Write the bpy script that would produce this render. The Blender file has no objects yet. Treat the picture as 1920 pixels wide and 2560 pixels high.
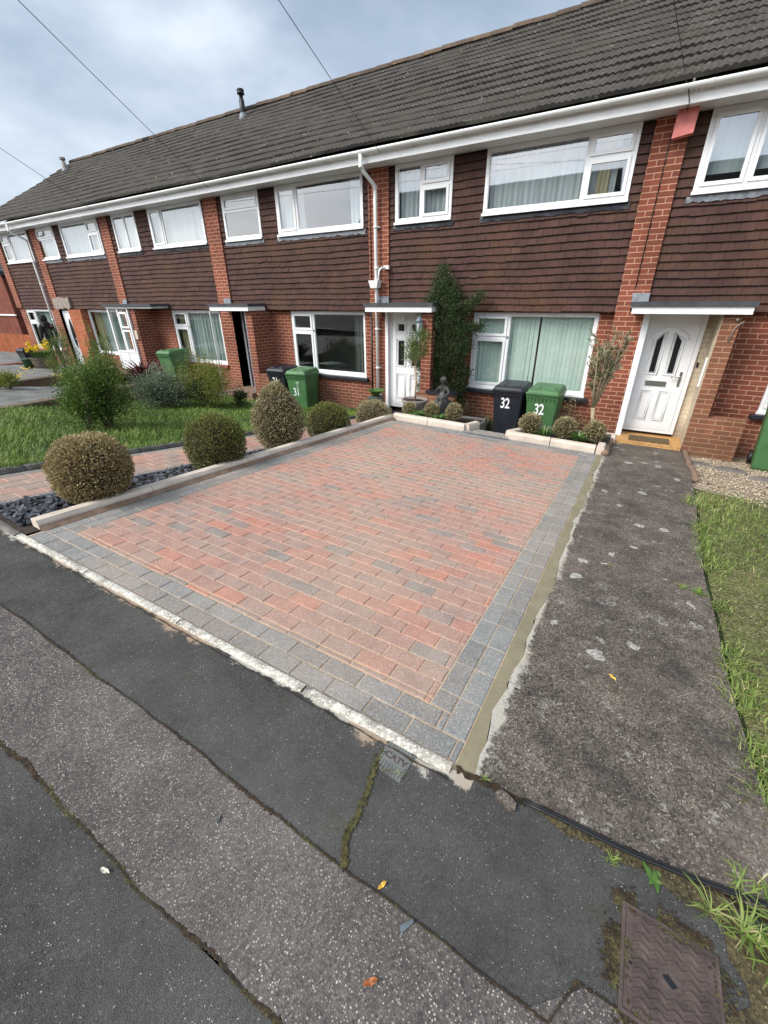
import bpy, math, random
import numpy as np
from math import sin, cos, pi, radians
from mathutils import Vector, Matrix
S = bpy.context.scene
C = S.collection
rnd = random.Random(7)
NP = np.random.RandomState(11)

# ------------------------------------------------------------------ materials
def mk(name):
    m = bpy.data.materials.new(name); m.use_nodes = True
    nt = m.node_tree; nt.nodes.clear()
    out = nt.nodes.new('ShaderNodeOutputMaterial')
    return m, nt, out
def nd(nt, typ, ins=None, **kw):
    n = nt.nodes.new(typ)
    for k, v in kw.items(): setattr(n, k, v)
    if ins:
        for k, v in ins.items():
            if isinstance(v, bpy.types.NodeSocket): nt.links.new(v, n.inputs[k])
            else: n.inputs[k].default_value = v
    return n
def c4(c): return (c[0], c[1], c[2], 1.0)
def noise(nt, vec, scale, detail=4, rough=.55):
    return nd(nt, 'ShaderNodeTexNoise', {'Vector': vec, 'Scale': scale, 'Detail': detail, 'Roughness': rough}).outputs['Fac']
def ramp(nt, fac, stops, interp='LINEAR'):
    n = nd(nt, 'ShaderNodeValToRGB', {'Fac': fac}); r = n.color_ramp; r.interpolation = interp
    while len(r.elements) < len(stops): r.elements.new(0.5)
    for e, (p, c) in zip(r.elements, stops):
        e.position = p; e.color = c4(c) if not isinstance(c, (int, float)) else (c, c, c, 1)
    return n.outputs['Color']
def mix(nt, f, a, b, mode='MIX'):
    n = nd(nt, 'ShaderNodeMixRGB', None, blend_type=mode)
    for k, v in ((0, f), (1, a), (2, b)):
        if isinstance(v, bpy.types.NodeSocket): nt.links.new(v, n.inputs[k])
        elif k == 0: n.inputs[0].default_value = v
        else: n.inputs[k].default_value = c4(v)
    return n.outputs[0]
def mth(nt, op, a, b=0.0, clamp=False):
    n = nd(nt, 'ShaderNodeMath', None, operation=op, use_clamp=clamp)
    for k, v in ((0, a), (1, b)):
        if isinstance(v, bpy.types.NodeSocket): nt.links.new(v, n.inputs[k])
        else: n.inputs[k].default_value = v
    return n.outputs[0]
def geo(nt): return nd(nt, 'ShaderNodeNewGeometry').outputs['Position']
def uvn(nt): return nd(nt, 'ShaderNodeUVMap').outputs[0]
def att(nt, name='v'): return nd(nt, 'ShaderNodeAttribute', None, attribute_name=name).outputs['Fac']
def bump(nt, h, strength=.5, dist=.01, normal=None):
    i = {'Height': h, 'Strength': strength, 'Distance': dist}
    if normal is not None: i['Normal'] = normal
    return nd(nt, 'ShaderNodeBump', i).outputs[0]
def prin(nt, out, col, rough=.7, normal=None, spec=.5, metal=0.0, **kw):
    i = {'Base Color': col if isinstance(col, bpy.types.NodeSocket) else c4(col), 'Roughness': rough, 'Specular IOR Level': spec, 'Metallic': metal}
    if normal is not None: i['Normal'] = normal
    i.update(kw)
    p = nd(nt, 'ShaderNodeBsdfPrincipled', i)
    nt.links.new(p.outputs[0], out.inputs['Surface']); return p

def m_plain(name, col, rough=.6, var=.25, scale=6., metal=0., spec=.4, bmp=.0, bscale=60.):
    m, nt, out = mk(name); P = geo(nt)
    n1 = noise(nt, P, scale, 5)
    lo = [c*(1-var) for c in col]; hi = [min(1, c*(1+var)) for c in col]
    c = ramp(nt, n1, [(.3, lo), (.7, hi)])
    nb = None
    if bmp: nb = bump(nt, noise(nt, P, bscale, 3), bmp, .004)
    prin(nt, out, c, rough, nb, spec, metal); return m
def m_brick(name='brickwork', c1=(.20,.058,.040), c2=(.115,.038,.030), mo=(.58,.35,.23), dirt=.35):
    m, nt, out = mk(name); U = uvn(nt); P = geo(nt)
    b = nd(nt, 'ShaderNodeTexBrick', {'Vector': U, 'Color1': c4(c1), 'Color2': c4(c2), 'Mortar': c4(mo), 'Scale': 1., 'Mortar Size': .0062,
        'Mortar Smooth': .15, 'Bias': -.1, 'Brick Width': .225, 'Row Height': .075}, offset=.5, squash=1.)
    c = mix(nt, mth(nt, 'MULTIPLY', noise(nt, P, 28, 5, .7), .45), b.outputs['Color'], (.36,.12,.06))
    big = ramp(nt, noise(nt, P, 1.6, 4), [(.35, .72), (.65, 1.05)])
    c = mix(nt, 1., c, big, 'MULTIPLY')
    spk = ramp(nt, noise(nt, P, 190, 2), [(.30, .55), (.45, 1.)])
    c = mix(nt, .6, c, spk, 'MULTIPLY')
    # damp, grimy courses just above the ground
    z = nd(nt, 'ShaderNodeSeparateXYZ', {'Vector': P}).outputs['Z']
    low = mth(nt, 'MULTIPLY', mth(nt, 'MULTIPLY', mth(nt, 'SUBTRACT', -1.85, z, True), 1.6, True), noise(nt, P, 5, 4))
    c = mix(nt, low, c, (.10,.075,.045))
    h = mth(nt, 'ADD', mth(nt, 'MULTIPLY', b.outputs['Fac'], -1.), mth(nt, 'MULTIPLY', noise(nt, P, 90, 4), .35))
    prin(nt, out, c, .88, bump(nt, h, .8, .006), .2); return m
def m_tile(name, base, hi, lich=None, moss=None, scale=3.):
    m, nt, out = mk(name); P = geo(nt); v = att(nt)
    c = ramp(nt, v, [(0., [x*.10 for x in base]), (.03, [x*.12 for x in base]), (.05, [x*.72 for x in base]), (.5, base), (.95, [x*1.18 for x in base]), (1., hi)])  # near-black low stops: shade painted into the edge faces of tile courses
    c = mix(nt, 1., c, ramp(nt, noise(nt, P, scale, 5), [(.3, .75), (.7, 1.2)]), 'MULTIPLY')
    c = mix(nt, .7, c, ramp(nt, noise(nt, P, 120, 3), [(.3, .7), (.7, 1.2)]), 'MULTIPLY')
    if moss:
        c = mix(nt, ramp(nt, noise(nt, P, 1.3, 5), [(.48, 0.), (.66, .6)]), c, moss)
    if lich:
        f = ramp(nt, noise(nt, P, 9, 6, .75), [(.62, 0.), (.66, .75)])
        c = mix(nt, f, c, lich)
    prin(nt, out, c, .85, bump(nt, noise(nt, P, 160, 3), .5, .003), .25); return m
def m_ground(name, base, dark, chips, cs=150., chipf=.72, patch=1.2, lich=None, rough=.8, tone=.35, chip2=None, moss=None, edge=None):
    m, nt, out = mk(name); P = geo(nt)
    n = noise(nt, P, patch, 6, .65)
    c = ramp(nt, n, [(.35, dark), (.65, base)])
    v = nd(nt, 'ShaderNodeTexVoronoi', {'Vector': P, 'Scale': cs}, feature='F1')
    vr = nd(nt, 'ShaderNodeSeparateColor', {'Color': v.outputs['Color']})
    g = mix(nt, tone, c, ramp(nt, vr.outputs[1], [(0., [x*.45 for x in dark]), (1., [x*1.9 for x in base])]))
    f = ramp(nt, vr.outputs[0], [(chipf, 0.), (chipf+.03, 1.)])
    near = ramp(nt, v.outputs['Distance'], [(.25, 1.), (.45, 0.)])
    f = mth(nt, 'MULTIPLY', f, near)
    cc = ramp(nt, vr.outputs[2], [(0., [x*.5 for x in chips]), (.6, chips), (1., chip2 or [min(1, x*1.5) for x in chips])])
    g = mix(nt, f, g, cc)
    v2 = nd(nt, 'ShaderNodeTexVoronoi', {'Vector': P, 'Scale': cs*.33}, feature='F1')
    vr2 = nd(nt, 'ShaderNodeSeparateColor', {'Color': v2.outputs['Color']})
    f2 = mth(nt, 'MULTIPLY', ramp(nt, vr2.outputs[0], [(.93, 0.), (.95, .85)]), ramp(nt, v2.outputs['Distance'], [(.10, 1.), (.20, 0.)]))
    g = mix(nt, f2, g, [min(1, x*1.35) for x in chips])
    st = ramp(nt, noise(nt, P, patch*3.3, 7, .75), [(.28, .50), (.5, 1.), (.74, 1.5)])
    g = mix(nt, 1., g, st, 'MULTIPLY')
    g = mix(nt, ramp(nt, noise(nt, P, patch*.55, 5, .6), [(.5, 0.), (.75, .22)]), g, [min(1., x*2.6) for x in base])
    if lich:
        l = mth(nt, 'MULTIPLY', mth(nt, 'MULTIPLY', ramp(nt, noise(nt, P, 9., 7, .78), [(.56, 0.), (.62, 1.)]), ramp(nt, noise(nt, P, 1.15, 3, .5), [(.42, 0.), (.58, 1.)])), ramp(nt, noise(nt, P, 70, 3), [(.42, 0.), (.55, .9)]))
        g = mix(nt, l, g, lich)
        wv = nd(nt, 'ShaderNodeVectorMath', {0: P, 1: nd(nt, 'ShaderNodeVectorMath', {0: nd(nt, 'ShaderNodeTexNoise', {'Vector': P, 'Scale': 16., 'Detail': 5.}).outputs['Color'], 1: (.11, .11, .0)}, operation='MULTIPLY').outputs[0]}, operation='ADD').outputs[0]
        vs = nd(nt, 'ShaderNodeTexVoronoi', {'Vector': wv, 'Scale': 5.5}, feature='F1'); vc = nd(nt, 'ShaderNodeSeparateColor', {'Color': vs.outputs['Color']})
        sz = mth(nt, 'MULTIPLY', mth(nt, 'SUBTRACT', vc.outputs[0], .45, True), .50)
        sm = mth(nt, 'MULTIPLY', mth(nt, 'LESS_THAN', vs.outputs['Distance'], sz), ramp(nt, noise(nt, P, 60, 4, .7), [(.38, .15), (.58, .85)]))
        g = mix(nt, sm, g, lich)
        dk = ramp(nt, noise(nt, P, 2.6, 6, .75), [(.50, 0.), (.66, .65)])
        g = mix(nt, dk, g, [x*.75 for x in dark])
    if moss:
        l = mth(nt, 'MULTIPLY', ramp(nt, noise(nt, P, 3.1, 5, .7), [(.60, 0.), (.72, .8)]), ramp(nt, noise(nt, P, 45, 3), [(.4, 0.), (.6, 1.)]))
        g = mix(nt, l, g, moss)
    if edge:
        # pale crumbs of mortar and lime that thin out away from a straight edge
        sp = nd(nt, 'ShaderNodeSeparateXYZ', {'Vector': P}).outputs
        if edge == 'kerb': d = mth(nt, 'SUBTRACT', .945, mth(nt, 'SUBTRACT', sp[1], mth(nt, 'MULTIPLY', mth(nt, 'ADD', sp[0], .28), .018)))
        else: d = mth(nt, 'ADD', sp[0], .20)
        wid = ramp(nt, noise(nt, P, 3.5, 5, .7), [(.40, .006), (.64, .085)])
        q = mth(nt, 'SUBTRACT', 1., mth(nt, 'DIVIDE', d, wid), True)
        if edge == 'kerb': q = mth(nt, 'MULTIPLY', q, mth(nt, 'LESS_THAN', sp[0], -.2))
        q = mth(nt, 'ADD', mth(nt, 'MULTIPLY', q, .50 if edge == 'kerb' else .34), mth(nt, 'MULTIPLY', mth(nt, 'SUBTRACT', mth(nt, 'ADD', mth(nt, 'MULTIPLY', noise(nt, P, 75, 5, .8), .55), mth(nt, 'MULTIPLY', noise(nt, P, 14, 4, .7), .45)), .5), 1.3))
        q = mth(nt, 'MULTIPLY', ramp(nt, q, [(.13, 0.), (.32, .8)]), mth(nt, 'LESS_THAN', d, wid))
        pc = ramp(nt, noise(nt, P, 2.1, 2), [(.45, (.50,.47,.40)), (.6, (.42,.30,.20) if edge == 'kerb' else (.46,.42,.34))])
        g = mix(nt, q, g, pc)
    h = mth(nt, 'ADD', v.outputs['Distance'], mth(nt, 'MULTIPLY', noise(nt, P, 30, 3), .5))
    prin(nt, out, g, rough, bump(nt, h, .6, .003), .3); return m
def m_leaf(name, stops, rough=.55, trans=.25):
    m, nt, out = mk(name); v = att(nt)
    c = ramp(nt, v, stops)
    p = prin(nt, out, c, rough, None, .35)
    t = nd(nt, 'ShaderNodeBsdfTranslucent', {'Color': c})
    x = nd(nt, 'ShaderNodeMixShader', {0: trans, 1: p.outputs[0], 2: t.outputs[0]})
    nt.links.new(x.outputs[0], out.inputs['Surface']); return m
def m_glass(name, tint=(.88,.94,.91), refl=.10, gain=.6):
    m, nt, out = mk(name)
    P = geo(nt)
    bn = bump(nt, noise(nt, P, 1.1, 1), .02, .03)
    f = nd(nt, 'ShaderNodeLayerWeight', {'Blend': .5})
    fac = mth(nt, 'ADD', mth(nt, 'MULTIPLY', mth(nt, 'POWER', f.outputs['Facing'], 3.), gain), refl, True)
    t = nd(nt, 'ShaderNodeBsdfTransparent', {'Color': c4(tint)})
    g = nd(nt, 'ShaderNodeBsdfGlossy', {'Color': (.95,.97,1,1), 'Roughness': .015, 'Normal': bn})
    x = nd(nt, 'ShaderNodeMixShader', {0: fac, 1: t.outputs[0], 2: g.outputs[0]})
    nt.links.new(x.outputs[0], out.inputs['Surface']); return m
def m_cloth(name, col, vert=14.):
    m, nt, out = mk(name); P = geo(nt)
    w = nd(nt, 'ShaderNodeMapping', {'Vector': P, 'Scale': (vert, 1, .3)}).outputs[0]
    c = ramp(nt, noise(nt, w, 1., 4), [(.3, [x*.72 for x in col]), (.7, col)])
    p = prin(nt, out, c, .9, None, .1)
    t = nd(nt, 'ShaderNodeBsdfTranslucent', {'Color': c})
    x = nd(nt, 'ShaderNodeMixShader', {0: .3, 1: p.outputs[0], 2: t.outputs[0]})
    nt.links.new(x.outputs[0], out.inputs['Surface']); return m
def m_paver(name, stops):
    m, nt, out = mk(name); P = geo(nt); v = att(nt)
    c = ramp(nt, v, stops, 'CONSTANT')
    c = mix(nt, .5, c, ramp(nt, noise(nt, P, 9, 4), [(.3, .75), (.7, 1.25)]), 'MULTIPLY')
    c = mix(nt, ramp(nt, noise(nt, P, .9, 4), [(.42, 0.), (.70, .45)]), c, (.42,.31,.23))
    vo = nd(nt, 'ShaderNodeTexVoronoi', {'Vector': P, 'Scale': 260.}, feature='F1')
    sc = nd(nt, 'ShaderNodeSeparateColor', {'Color': vo.outputs['Color']})
    c = mix(nt, ramp(nt, sc.outputs[0], [(.80, 0.), (.86, .42)]), c, (.56,.51,.46))
    c = mix(nt, ramp(nt, sc.outputs[1], [(.82, 0.), (.88, .32)]), c, (.06,.05,.05))
    prin(nt, out, c, .86, bump(nt, vo.outputs['Distance'], .4, .002), .3); return m
def m_upvc(name='white_upvc', col=(.75,.75,.745), grime=.30):
    m, nt, out = mk(name); P = geo(nt)
    c = mix(nt, ramp(nt, noise(nt, P, 2.3, 6, .7), [(.45, 0.), (.8, grime)]), col, (.42,.41,.36))
    prin(nt, out, c, .32, None, .45); return m
M = {}
M['brick'] = m_brick()
M['brick_old'] = m_brick('weathered_brickwork', (.20,.085,.05), (.13,.07,.045), (.42,.30,.19))
M['brick_or'] = m_brick('orange_brickwork', (.42,.12,.05), (.30,.08,.04), (.50,.27,.15))
M['brick_dk'] = m_brick('dark_brickwork', (.16,.035,.028), (.10,.028,.024), (.16,.09,.07))
M['brick_gy'] = m_brick('grey_walling', (.14,.12,.085), (.10,.085,.06), (.20,.17,.12))
M['tile'] = m_tile('hung_tile', (.067,.034,.028), (.13,.07,.055), moss=(.085,.045,.024))
M['roof'] = m_tile('roof_tile', (.060,.052,.045), (.12,.11,.08), lich=(.30,.29,.21), moss=(.052,.047,.035))
M['ridge'] = m_tile('ridge_tile', (.085,.062,.045), (.12,.08,.05), lich=(.46,.22,.06))
M['upvc'] = m_upvc()
M['fascia'] = m_upvc('white_fascia', (.76,.76,.74), .35)
M['soffit'] = m_plain('soffit_board', (.55,.55,.52), .6, .15)
M['glass'] = m_glass('window_glass')
M['glass_up'] = m_glass('upper_window_glass', (.90,.94,.96), .17, .6)
M['glass_dk'] = m_plain('obscure_glass', (.012,.013,.014), .18, .5, 60., bmp=.6, bscale=140.)
M['net'] = m_cloth('net_curtain', (.66,.71,.69))
M['net_y'] = m_cloth('cream_curtain', (.55,.56,.40))
M['blind'] = m_plain('vertical_blind_fabric', (.52,.60,.55), .8, .05)
M['cur_gr'] = m_cloth('sage_curtain', (.52,.58,.56))
M['cur_tan'] = m_cloth('tan_curtain', (.50,.44,.27))
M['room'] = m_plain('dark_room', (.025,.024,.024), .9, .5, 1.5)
M['cur_dim'] = m_cloth('grey_curtain', (.17,.18,.165))
M['felt'] = m_plain('roofing_felt', (.045,.05,.055), .75, .3, 8., bmp=.4)
M['lead'] = m_plain('lead_flashing', (.17,.185,.20), .5, .35, 14., bmp=.6, bscale=30.)
M['cream'] = m_brick('cream_painted_brick', (.78,.72,.56), (.74,.68,.52), (.66,.60,.45))
M['stone_step'] = m_plain('tan_stone', (.48,.27,.10), .7, .35, 20.)
M['mat'] = m_plain('doormat', (.11,.075,.035), .95, .5, 60., bmp=1.)
M['mat_t'] = m_plain('coir_mat', (.50,.26,.09), .95, .3, 60., bmp=1.)
M['chrome'] = m_plain('brushed_metal', (.55,.55,.54), .25, .1, metal=1.)
M['black'] = m_plain('black_plastic', (.012,.012,.014), .45, .3)
M['sill_d'] = m_plain('dark_painted_sill', (.018,.02,.026), .5, .3)
M['sill_r'] = m_plain('red_tile_sill', (.22,.045,.04), .6, .3, 12.)
M['binblk'] = m_plain('dark_grey_bin_plastic', (.016,.018,.024), .42, .25, 5., bmp=.15, bscale=300.)
M['bingrn'] = m_plain('green_bin_plastic', (.060,.150,.055), .45, .22, 4., bmp=.15, bscale=300.)
M['bindg'] = m_plain('dark_green_bin_plastic', (.03,.085,.033), .5, .25, 5.)
M['white'] = m_plain('white_lettering', (.80,.80,.78), .5, .06)
M['paleprint'] = m_plain('pale_green_print', (.25,.36,.24), .5, .2, 80.)
M['alarm'] = m_plain('faded_red_box', (.52,.16,.14), .6, .3, 9.)
M['pipe'] = m_upvc('white_downpipe', (.74,.74,.71), .3)
M['coping'] = m_plain('sandstone_edging', (.58,.49,.40), .8, .16, 5., bmp=.5, bscale=70.)
M['haunch'] = m_plain('red_sandstone_haunch', (.20,.13,.09), .9, .35, 12., bmp=.6)
M['kerb'] = m_ground('white_aggregate_kerb', (.50,.47,.40), (.22,.20,.17), (.80,.76,.68), 90., .45, 5., tone=.3)
M['sand'] = m_plain('jointing_sand', (.50,.36,.23), .95, .25, 30., bmp=.6, bscale=200.)
M['cement'] = m_plain('damp_cement', (.22,.19,.12), .8, .16, 7., bmp=.8, bscale=60.)
M['paver'] = m_paver('block_paver', [(0., (.36,.205,.160)), (.26, (.39,.190,.142)), (.40, (.44,.190,.132)), (.52, (.325,.215,.172)), (.68, (.285,.208,.175)), (.78, (.24,.20,.175)), (.86, (.180,.180,.170)), (.93, (.215,.216,.205))])
M['asphalt'] = m_ground('dark_asphalt', (.056,.054,.049), (.031,.0305,.029), (.40,.39,.36), 260., .955, 1.0, tone=.45, moss=(.06,.055,.015))
M['footway'] = m_ground('pavement_asphalt', (.056,.054,.049), (.031,.0305,.029), (.40,.39,.36), 260., .955, 1.0, tone=.45, moss=(.06,.055,.015), edge='kerb')
M['trench'] = m_ground('chipped_asphalt', (.086,.076,.069), (.042,.038,.036), (.36,.32,.28), 165., .64, 1.0, tone=.6, chip2=(.56,.51,.45))
M['path'] = m_ground('old_concrete', (.115,.094,.075), (.036,.031,.027), (.34,.29,.24), 140., .74, 1.7, lich=(.50,.48,.43), tone=.6, moss=(.05,.04,.018), edge='path')
M['slab'] = m_plain('grey_slabs', (.15,.15,.14), .7, .4, 2.5, bmp=.4)
M['moss'] = m_plain('moss', (.060,.055,.018), .95, .8, 35., bmp=1., bscale=150.)
M['mossb'] = m_plain('brown_moss', (.035,.022,.012), .95, .7, 35., bmp=1., bscale=150.)
M['soil'] = m_plain('soil', (.035,.026,.018), .95, .5, 14., bmp=1., bscale=60.)
M['turf'] = m_plain('turf_soil', (.035,.05,.014), .95, .5, 8., bmp=1.)
M['gravelbed'] = m_ground('gravel_bed', (.30,.24,.17), (.16,.12,.08), (.60,.50,.38), 45., .4, 2., tone=.7)
M['gravel'] = m_tile('gravel_stone', (.40,.32,.23), (.70,.60,.48))
M['slate'] = m_tile('slate_chip', (.085,.09,.105), (.20,.205,.225))
M['edging'] = m_plain('concrete_edging', (.13,.12,.11), .85, .4, 6., bmp=1., bscale=60.)
M['grass'] = m_leaf('grass_blades', [(0., (.045,.085,.012)), (.4, (.105,.19,.025)), (.75, (.20,.29,.05)), (.92, (.31,.36,.10)), (1., (.42,.38,.18))])
M['grass_dry'] = m_leaf('mixed_grass', [(0., (.07,.10,.02)), (.5, (.17,.25,.05)), (.8, (.28,.33,.10)), (1., (.46,.40,.20))])
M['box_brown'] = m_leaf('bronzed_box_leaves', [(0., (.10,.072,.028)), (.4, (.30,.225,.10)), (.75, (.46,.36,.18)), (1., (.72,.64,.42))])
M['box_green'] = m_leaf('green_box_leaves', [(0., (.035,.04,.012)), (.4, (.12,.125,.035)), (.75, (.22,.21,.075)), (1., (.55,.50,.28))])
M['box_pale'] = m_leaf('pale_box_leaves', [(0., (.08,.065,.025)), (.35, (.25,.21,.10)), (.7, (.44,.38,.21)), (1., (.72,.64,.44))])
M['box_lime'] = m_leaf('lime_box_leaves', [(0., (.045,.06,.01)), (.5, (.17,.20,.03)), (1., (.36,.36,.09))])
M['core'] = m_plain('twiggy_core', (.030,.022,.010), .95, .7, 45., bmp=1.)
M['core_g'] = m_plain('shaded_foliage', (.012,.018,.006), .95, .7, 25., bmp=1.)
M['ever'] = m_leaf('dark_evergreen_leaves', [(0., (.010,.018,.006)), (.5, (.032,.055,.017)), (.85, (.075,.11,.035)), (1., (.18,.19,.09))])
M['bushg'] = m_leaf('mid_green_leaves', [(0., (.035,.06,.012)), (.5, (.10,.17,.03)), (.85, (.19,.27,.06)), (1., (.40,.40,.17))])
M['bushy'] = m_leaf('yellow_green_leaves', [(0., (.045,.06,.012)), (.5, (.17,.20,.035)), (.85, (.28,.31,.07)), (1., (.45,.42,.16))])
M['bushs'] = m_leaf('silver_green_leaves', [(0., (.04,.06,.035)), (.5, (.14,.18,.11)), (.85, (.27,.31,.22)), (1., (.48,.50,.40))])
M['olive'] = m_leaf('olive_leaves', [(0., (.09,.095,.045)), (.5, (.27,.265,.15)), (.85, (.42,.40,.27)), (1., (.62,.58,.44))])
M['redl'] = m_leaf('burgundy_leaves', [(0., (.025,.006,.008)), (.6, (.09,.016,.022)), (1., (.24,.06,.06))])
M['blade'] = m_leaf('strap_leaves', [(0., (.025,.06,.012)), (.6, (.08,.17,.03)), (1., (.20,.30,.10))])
M['yellow'] = m_leaf('yellow_petals', [(0., (.70,.45,.01)), (1., (.90,.72,.05))])
M['bark'] = m_plain('bark', (.13,.095,.06), .9, .4, 25., bmp=1., bscale=60.)
M['barkp'] = m_plain('pale_bark', (.30,.24,.15), .9, .35, 25., bmp=1., bscale=60.)
M['potg'] = m_plain('grey_stone_pot', (.24,.20,.17), .85, .25, 10., bmp=.5)
M['potd'] = m_plain('dark_pot', (.06,.065,.07), .6, .3)
M['bronze'] = m_plain('dark_bronze_resin', (.050,.046,.042), .42, .6, 22., bmp=.6, bscale=60.)
M['wood'] = m_plain('weathered_oak', (.13,.095,.065), .8, .4, 9., bmp=.6)
M['fence'] = m_plain('orange_stained_fence', (.26,.065,.014), .75, .3, 5., bmp=.3)
M['iron'] = m_plain('rusty_iron', (.078,.056,.048), .75, .45, 14., bmp=.8, bscale=90.)
M['steel'] = m_plain('grey_cover_metal', (.14,.145,.135), .6, .3, 14., bmp=.5)
M['skin'] = m_plain('skin', (.50,.28,.20), .6, .1)
M['hood'] = m_plain('black_hoodie', (.012,.012,.015), .9, .4, 18.)
M['jeans'] = m_plain('dark_trousers', (.012,.014,.02), .9, .3)
M['cable'] = m_plain('cable_sheath', (.012,.013,.014), .5, .2)
M['wire'] = m_plain('overhead_wire', (.03,.03,.035), .6, .2)
M['door_red'] = m_plain('oxblood_door', (.05,.012,.012), .5, .3)
M['stones'] = m_plain('grey_stepping_slab', (.16,.14,.12), .9, .3, 9., bmp=.6)
M['oleaf'] = m_plain('dead_leaf', (.35,.12,.04), .7, .4, 60.)
M['yleaf'] = m_plain('yellow_leaf', (.62,.38,.06), .6, .3, 60.)
M['pleaf'] = m_plain('pale_leaf', (.55,.54,.45), .7, .2, 60.)
M['slatec'] = m_plain('slate_piece', (.13,.16,.175), .6, .3, 20.)
M['lantern'] = m_plain('blue_grey_lantern', (.12,.16,.19), .5, .2)
M['opp_roof'] = m_tile('opposite_roof_tile', (.075,.08,.06), (.12,.12,.09))

# ------------------------------------------------------------------ mesh helpers
class MB:
    def __init__(s): s.v = []; s.f = []; s.a = []; s.sm = []
    def add(s, vs, fs, a=.5, smooth=False):
        o = len(s.v); s.v += [tuple(p) for p in vs]
        for f in fs: s.f.append(tuple(i+o for i in f)); s.a.append(a); s.sm.append(smooth)
    def box(s, x0, x1, y0, y1, z0, z1, a=.5):
        s.add([(x0,y0,z0),(x1,y0,z0),(x1,y1,z0),(x0,y1,z0),(x0,y0,z1),(x1,y0,z1),(x1,y1,z1),(x0,y1,z1)],
              [(0,3,2,1),(4,5,6,7),(0,1,5,4),(1,2,6,5),(2,3,7,6),(3,0,4,7)], a)
    def bevbox(s, x0, x1, y0, y1, z0, z1, b=.01, a=.5):
        """box with chamfered vertical and top edges"""
        vs = []
        def ringp(ins, z): return [(x0+b+ins,y0+ins,z),(x1-b-ins,y0+ins,z),(x1-ins,y0+b+ins,z),(x1-ins,y1-b-ins,z),(x1-b-ins,y1-ins,z),(x0+b+ins,y1-ins,z),(x0+ins,y1-b-ins,z),(x0+ins,y0+b+ins,z)]
        vs = ringp(0, z0)+ringp(0, z1-b)+ringp(b*.8, z1)
        fs = [tuple(reversed(range(8))), tuple(range(16, 24))]
        for k in (0, 8):
            for i in range(8): fs.append((k+i, k+(i+1) % 8, k+8+(i+1) % 8, k+8+i))
        s.add(vs, fs, a)
    def ring(s, x0, x1, z0, z1, w, y0, y1, wb=None, a=.5):
        wb = wb or w
        s.box(x0, x1, y0, y1, z0, z0+wb, a); s.box(x0, x1, y0, y1, z1-w, z1, a)
        s.box(x0, x0+w, y0, y1, z0+wb, z1-w, a); s.box(x1-w, x1, y0, y1, z0+wb, z1-w, a)
    def quad(s, a_, b_, c_, d_, a=.5): s.add([a_, b_, c_, d_], [(0,1,2,3)], a)
    def prism(s, poly, y0, y1, a=.5):
        n = len(poly); vs = [(x, y0, z) for x, z in poly]+[(x, y1, z) for x, z in poly]
        s.add(vs, [tuple(range(n)), tuple(reversed(range(n, 2*n)))]+[(i, i+n, (i+1) % n+n, (i+1) % n) for i in range(n)], a)
    def prismz(s, poly, z0, z1, a=.5):
        n = len(poly); vs = [(x, y, z0) for x, y in poly]+[(x, y, z1) for x, y in poly]
        s.add(vs, [tuple(reversed(range(n))), tuple(range(n, 2*n))]+[(i, (i+1) % n, (i+1) % n+n, i+n) for i in range(n)], a)
    def tube(s, pts, r, n=8, cap=True, a=.5, closed=False):
        pts = [Vector(p) for p in pts]; rs = r if isinstance(r, (list, tuple)) else [r]*len(pts)
        L = len(pts); vs = []
        up = None
        for i, p in enumerate(pts):
            if closed: t = pts[(i+1) % L]-pts[i-1]
            else: t = pts[min(i+1, L-1)]-pts[max(i-1, 0)]
            t.normalize()
            if up is None: up = t.orthogonal().normalized()
            up = (up-t*up.dot(t))
            up = up.normalized() if up.length > 1e-5 else t.orthogonal().normalized()
            b = t.cross(up)
            for k in range(n):
                an = 2*pi*k/n; vs.append(p+(up*cos(an)+b*sin(an))*rs[i])
        fs = []
        for i in range(L if closed else L-1):
            for k in range(n):
                j = (i+1) % L
                fs.append((i*n+k, i*n+(k+1) % n, j*n+(k+1) % n, j*n+k))
        if cap and not closed: fs += [tuple(reversed(range(n))), tuple(range((L-1)*n, L*n))]
        s.add(vs, fs, a, n > 5)
    def lathe(s, prof, cx=0, cy=0, n=20, a=.5, sx=1., sy=1., cap=True):
        vs = []
        for r, z in prof:
            for k in range(n): vs.append((cx+r*cos(2*pi*k/n)*sx, cy+r*sin(2*pi*k/n)*sy, z))
        fs = [(i*n+k, i*n+(k+1) % n, (i+1)*n+(k+1) % n, (i+1)*n+k) for i in range(len(prof)-1) for k in range(n)]
        if cap: fs += [tuple(reversed(range(n))), tuple(range((len(prof)-1)*n, len(prof)*n))]
        s.add(vs, fs, a, True)
    def blob(s, c, r, n=14, amp=.1, seed=0, a=.5, sq=(1,1,1)):
        rr = np.random.RandomState(seed); ph = rr.rand(6)*6.28; vs = []; m = n//2+1
        for i in range(m):
            th = pi*i/(m-1)
            for k in range(n):
                f = 2*pi*k/n; d = 1+amp*(sin(3*f+ph[0])*sin(2*th+ph[1])+.6*sin(5*f+ph[2])*sin(4*th+ph[3]))
                vs.append((c[0]+r*sq[0]*d*sin(th)*cos(f), c[1]+r*sq[1]*d*sin(th)*sin(f), c[2]+r*sq[2]*d*cos(th)))
        fs = [(i*n+k, (i+1)*n+k, (i+1)*n+(k+1) % n, i*n+(k+1) % n) for i in range(m-1) for k in range(n)]
        s.add(vs, fs, a, True)
def wpos(p):
    v = Vector((0,0,0))
    while p: v = v+p.location; p = p.parent
    return v
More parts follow.
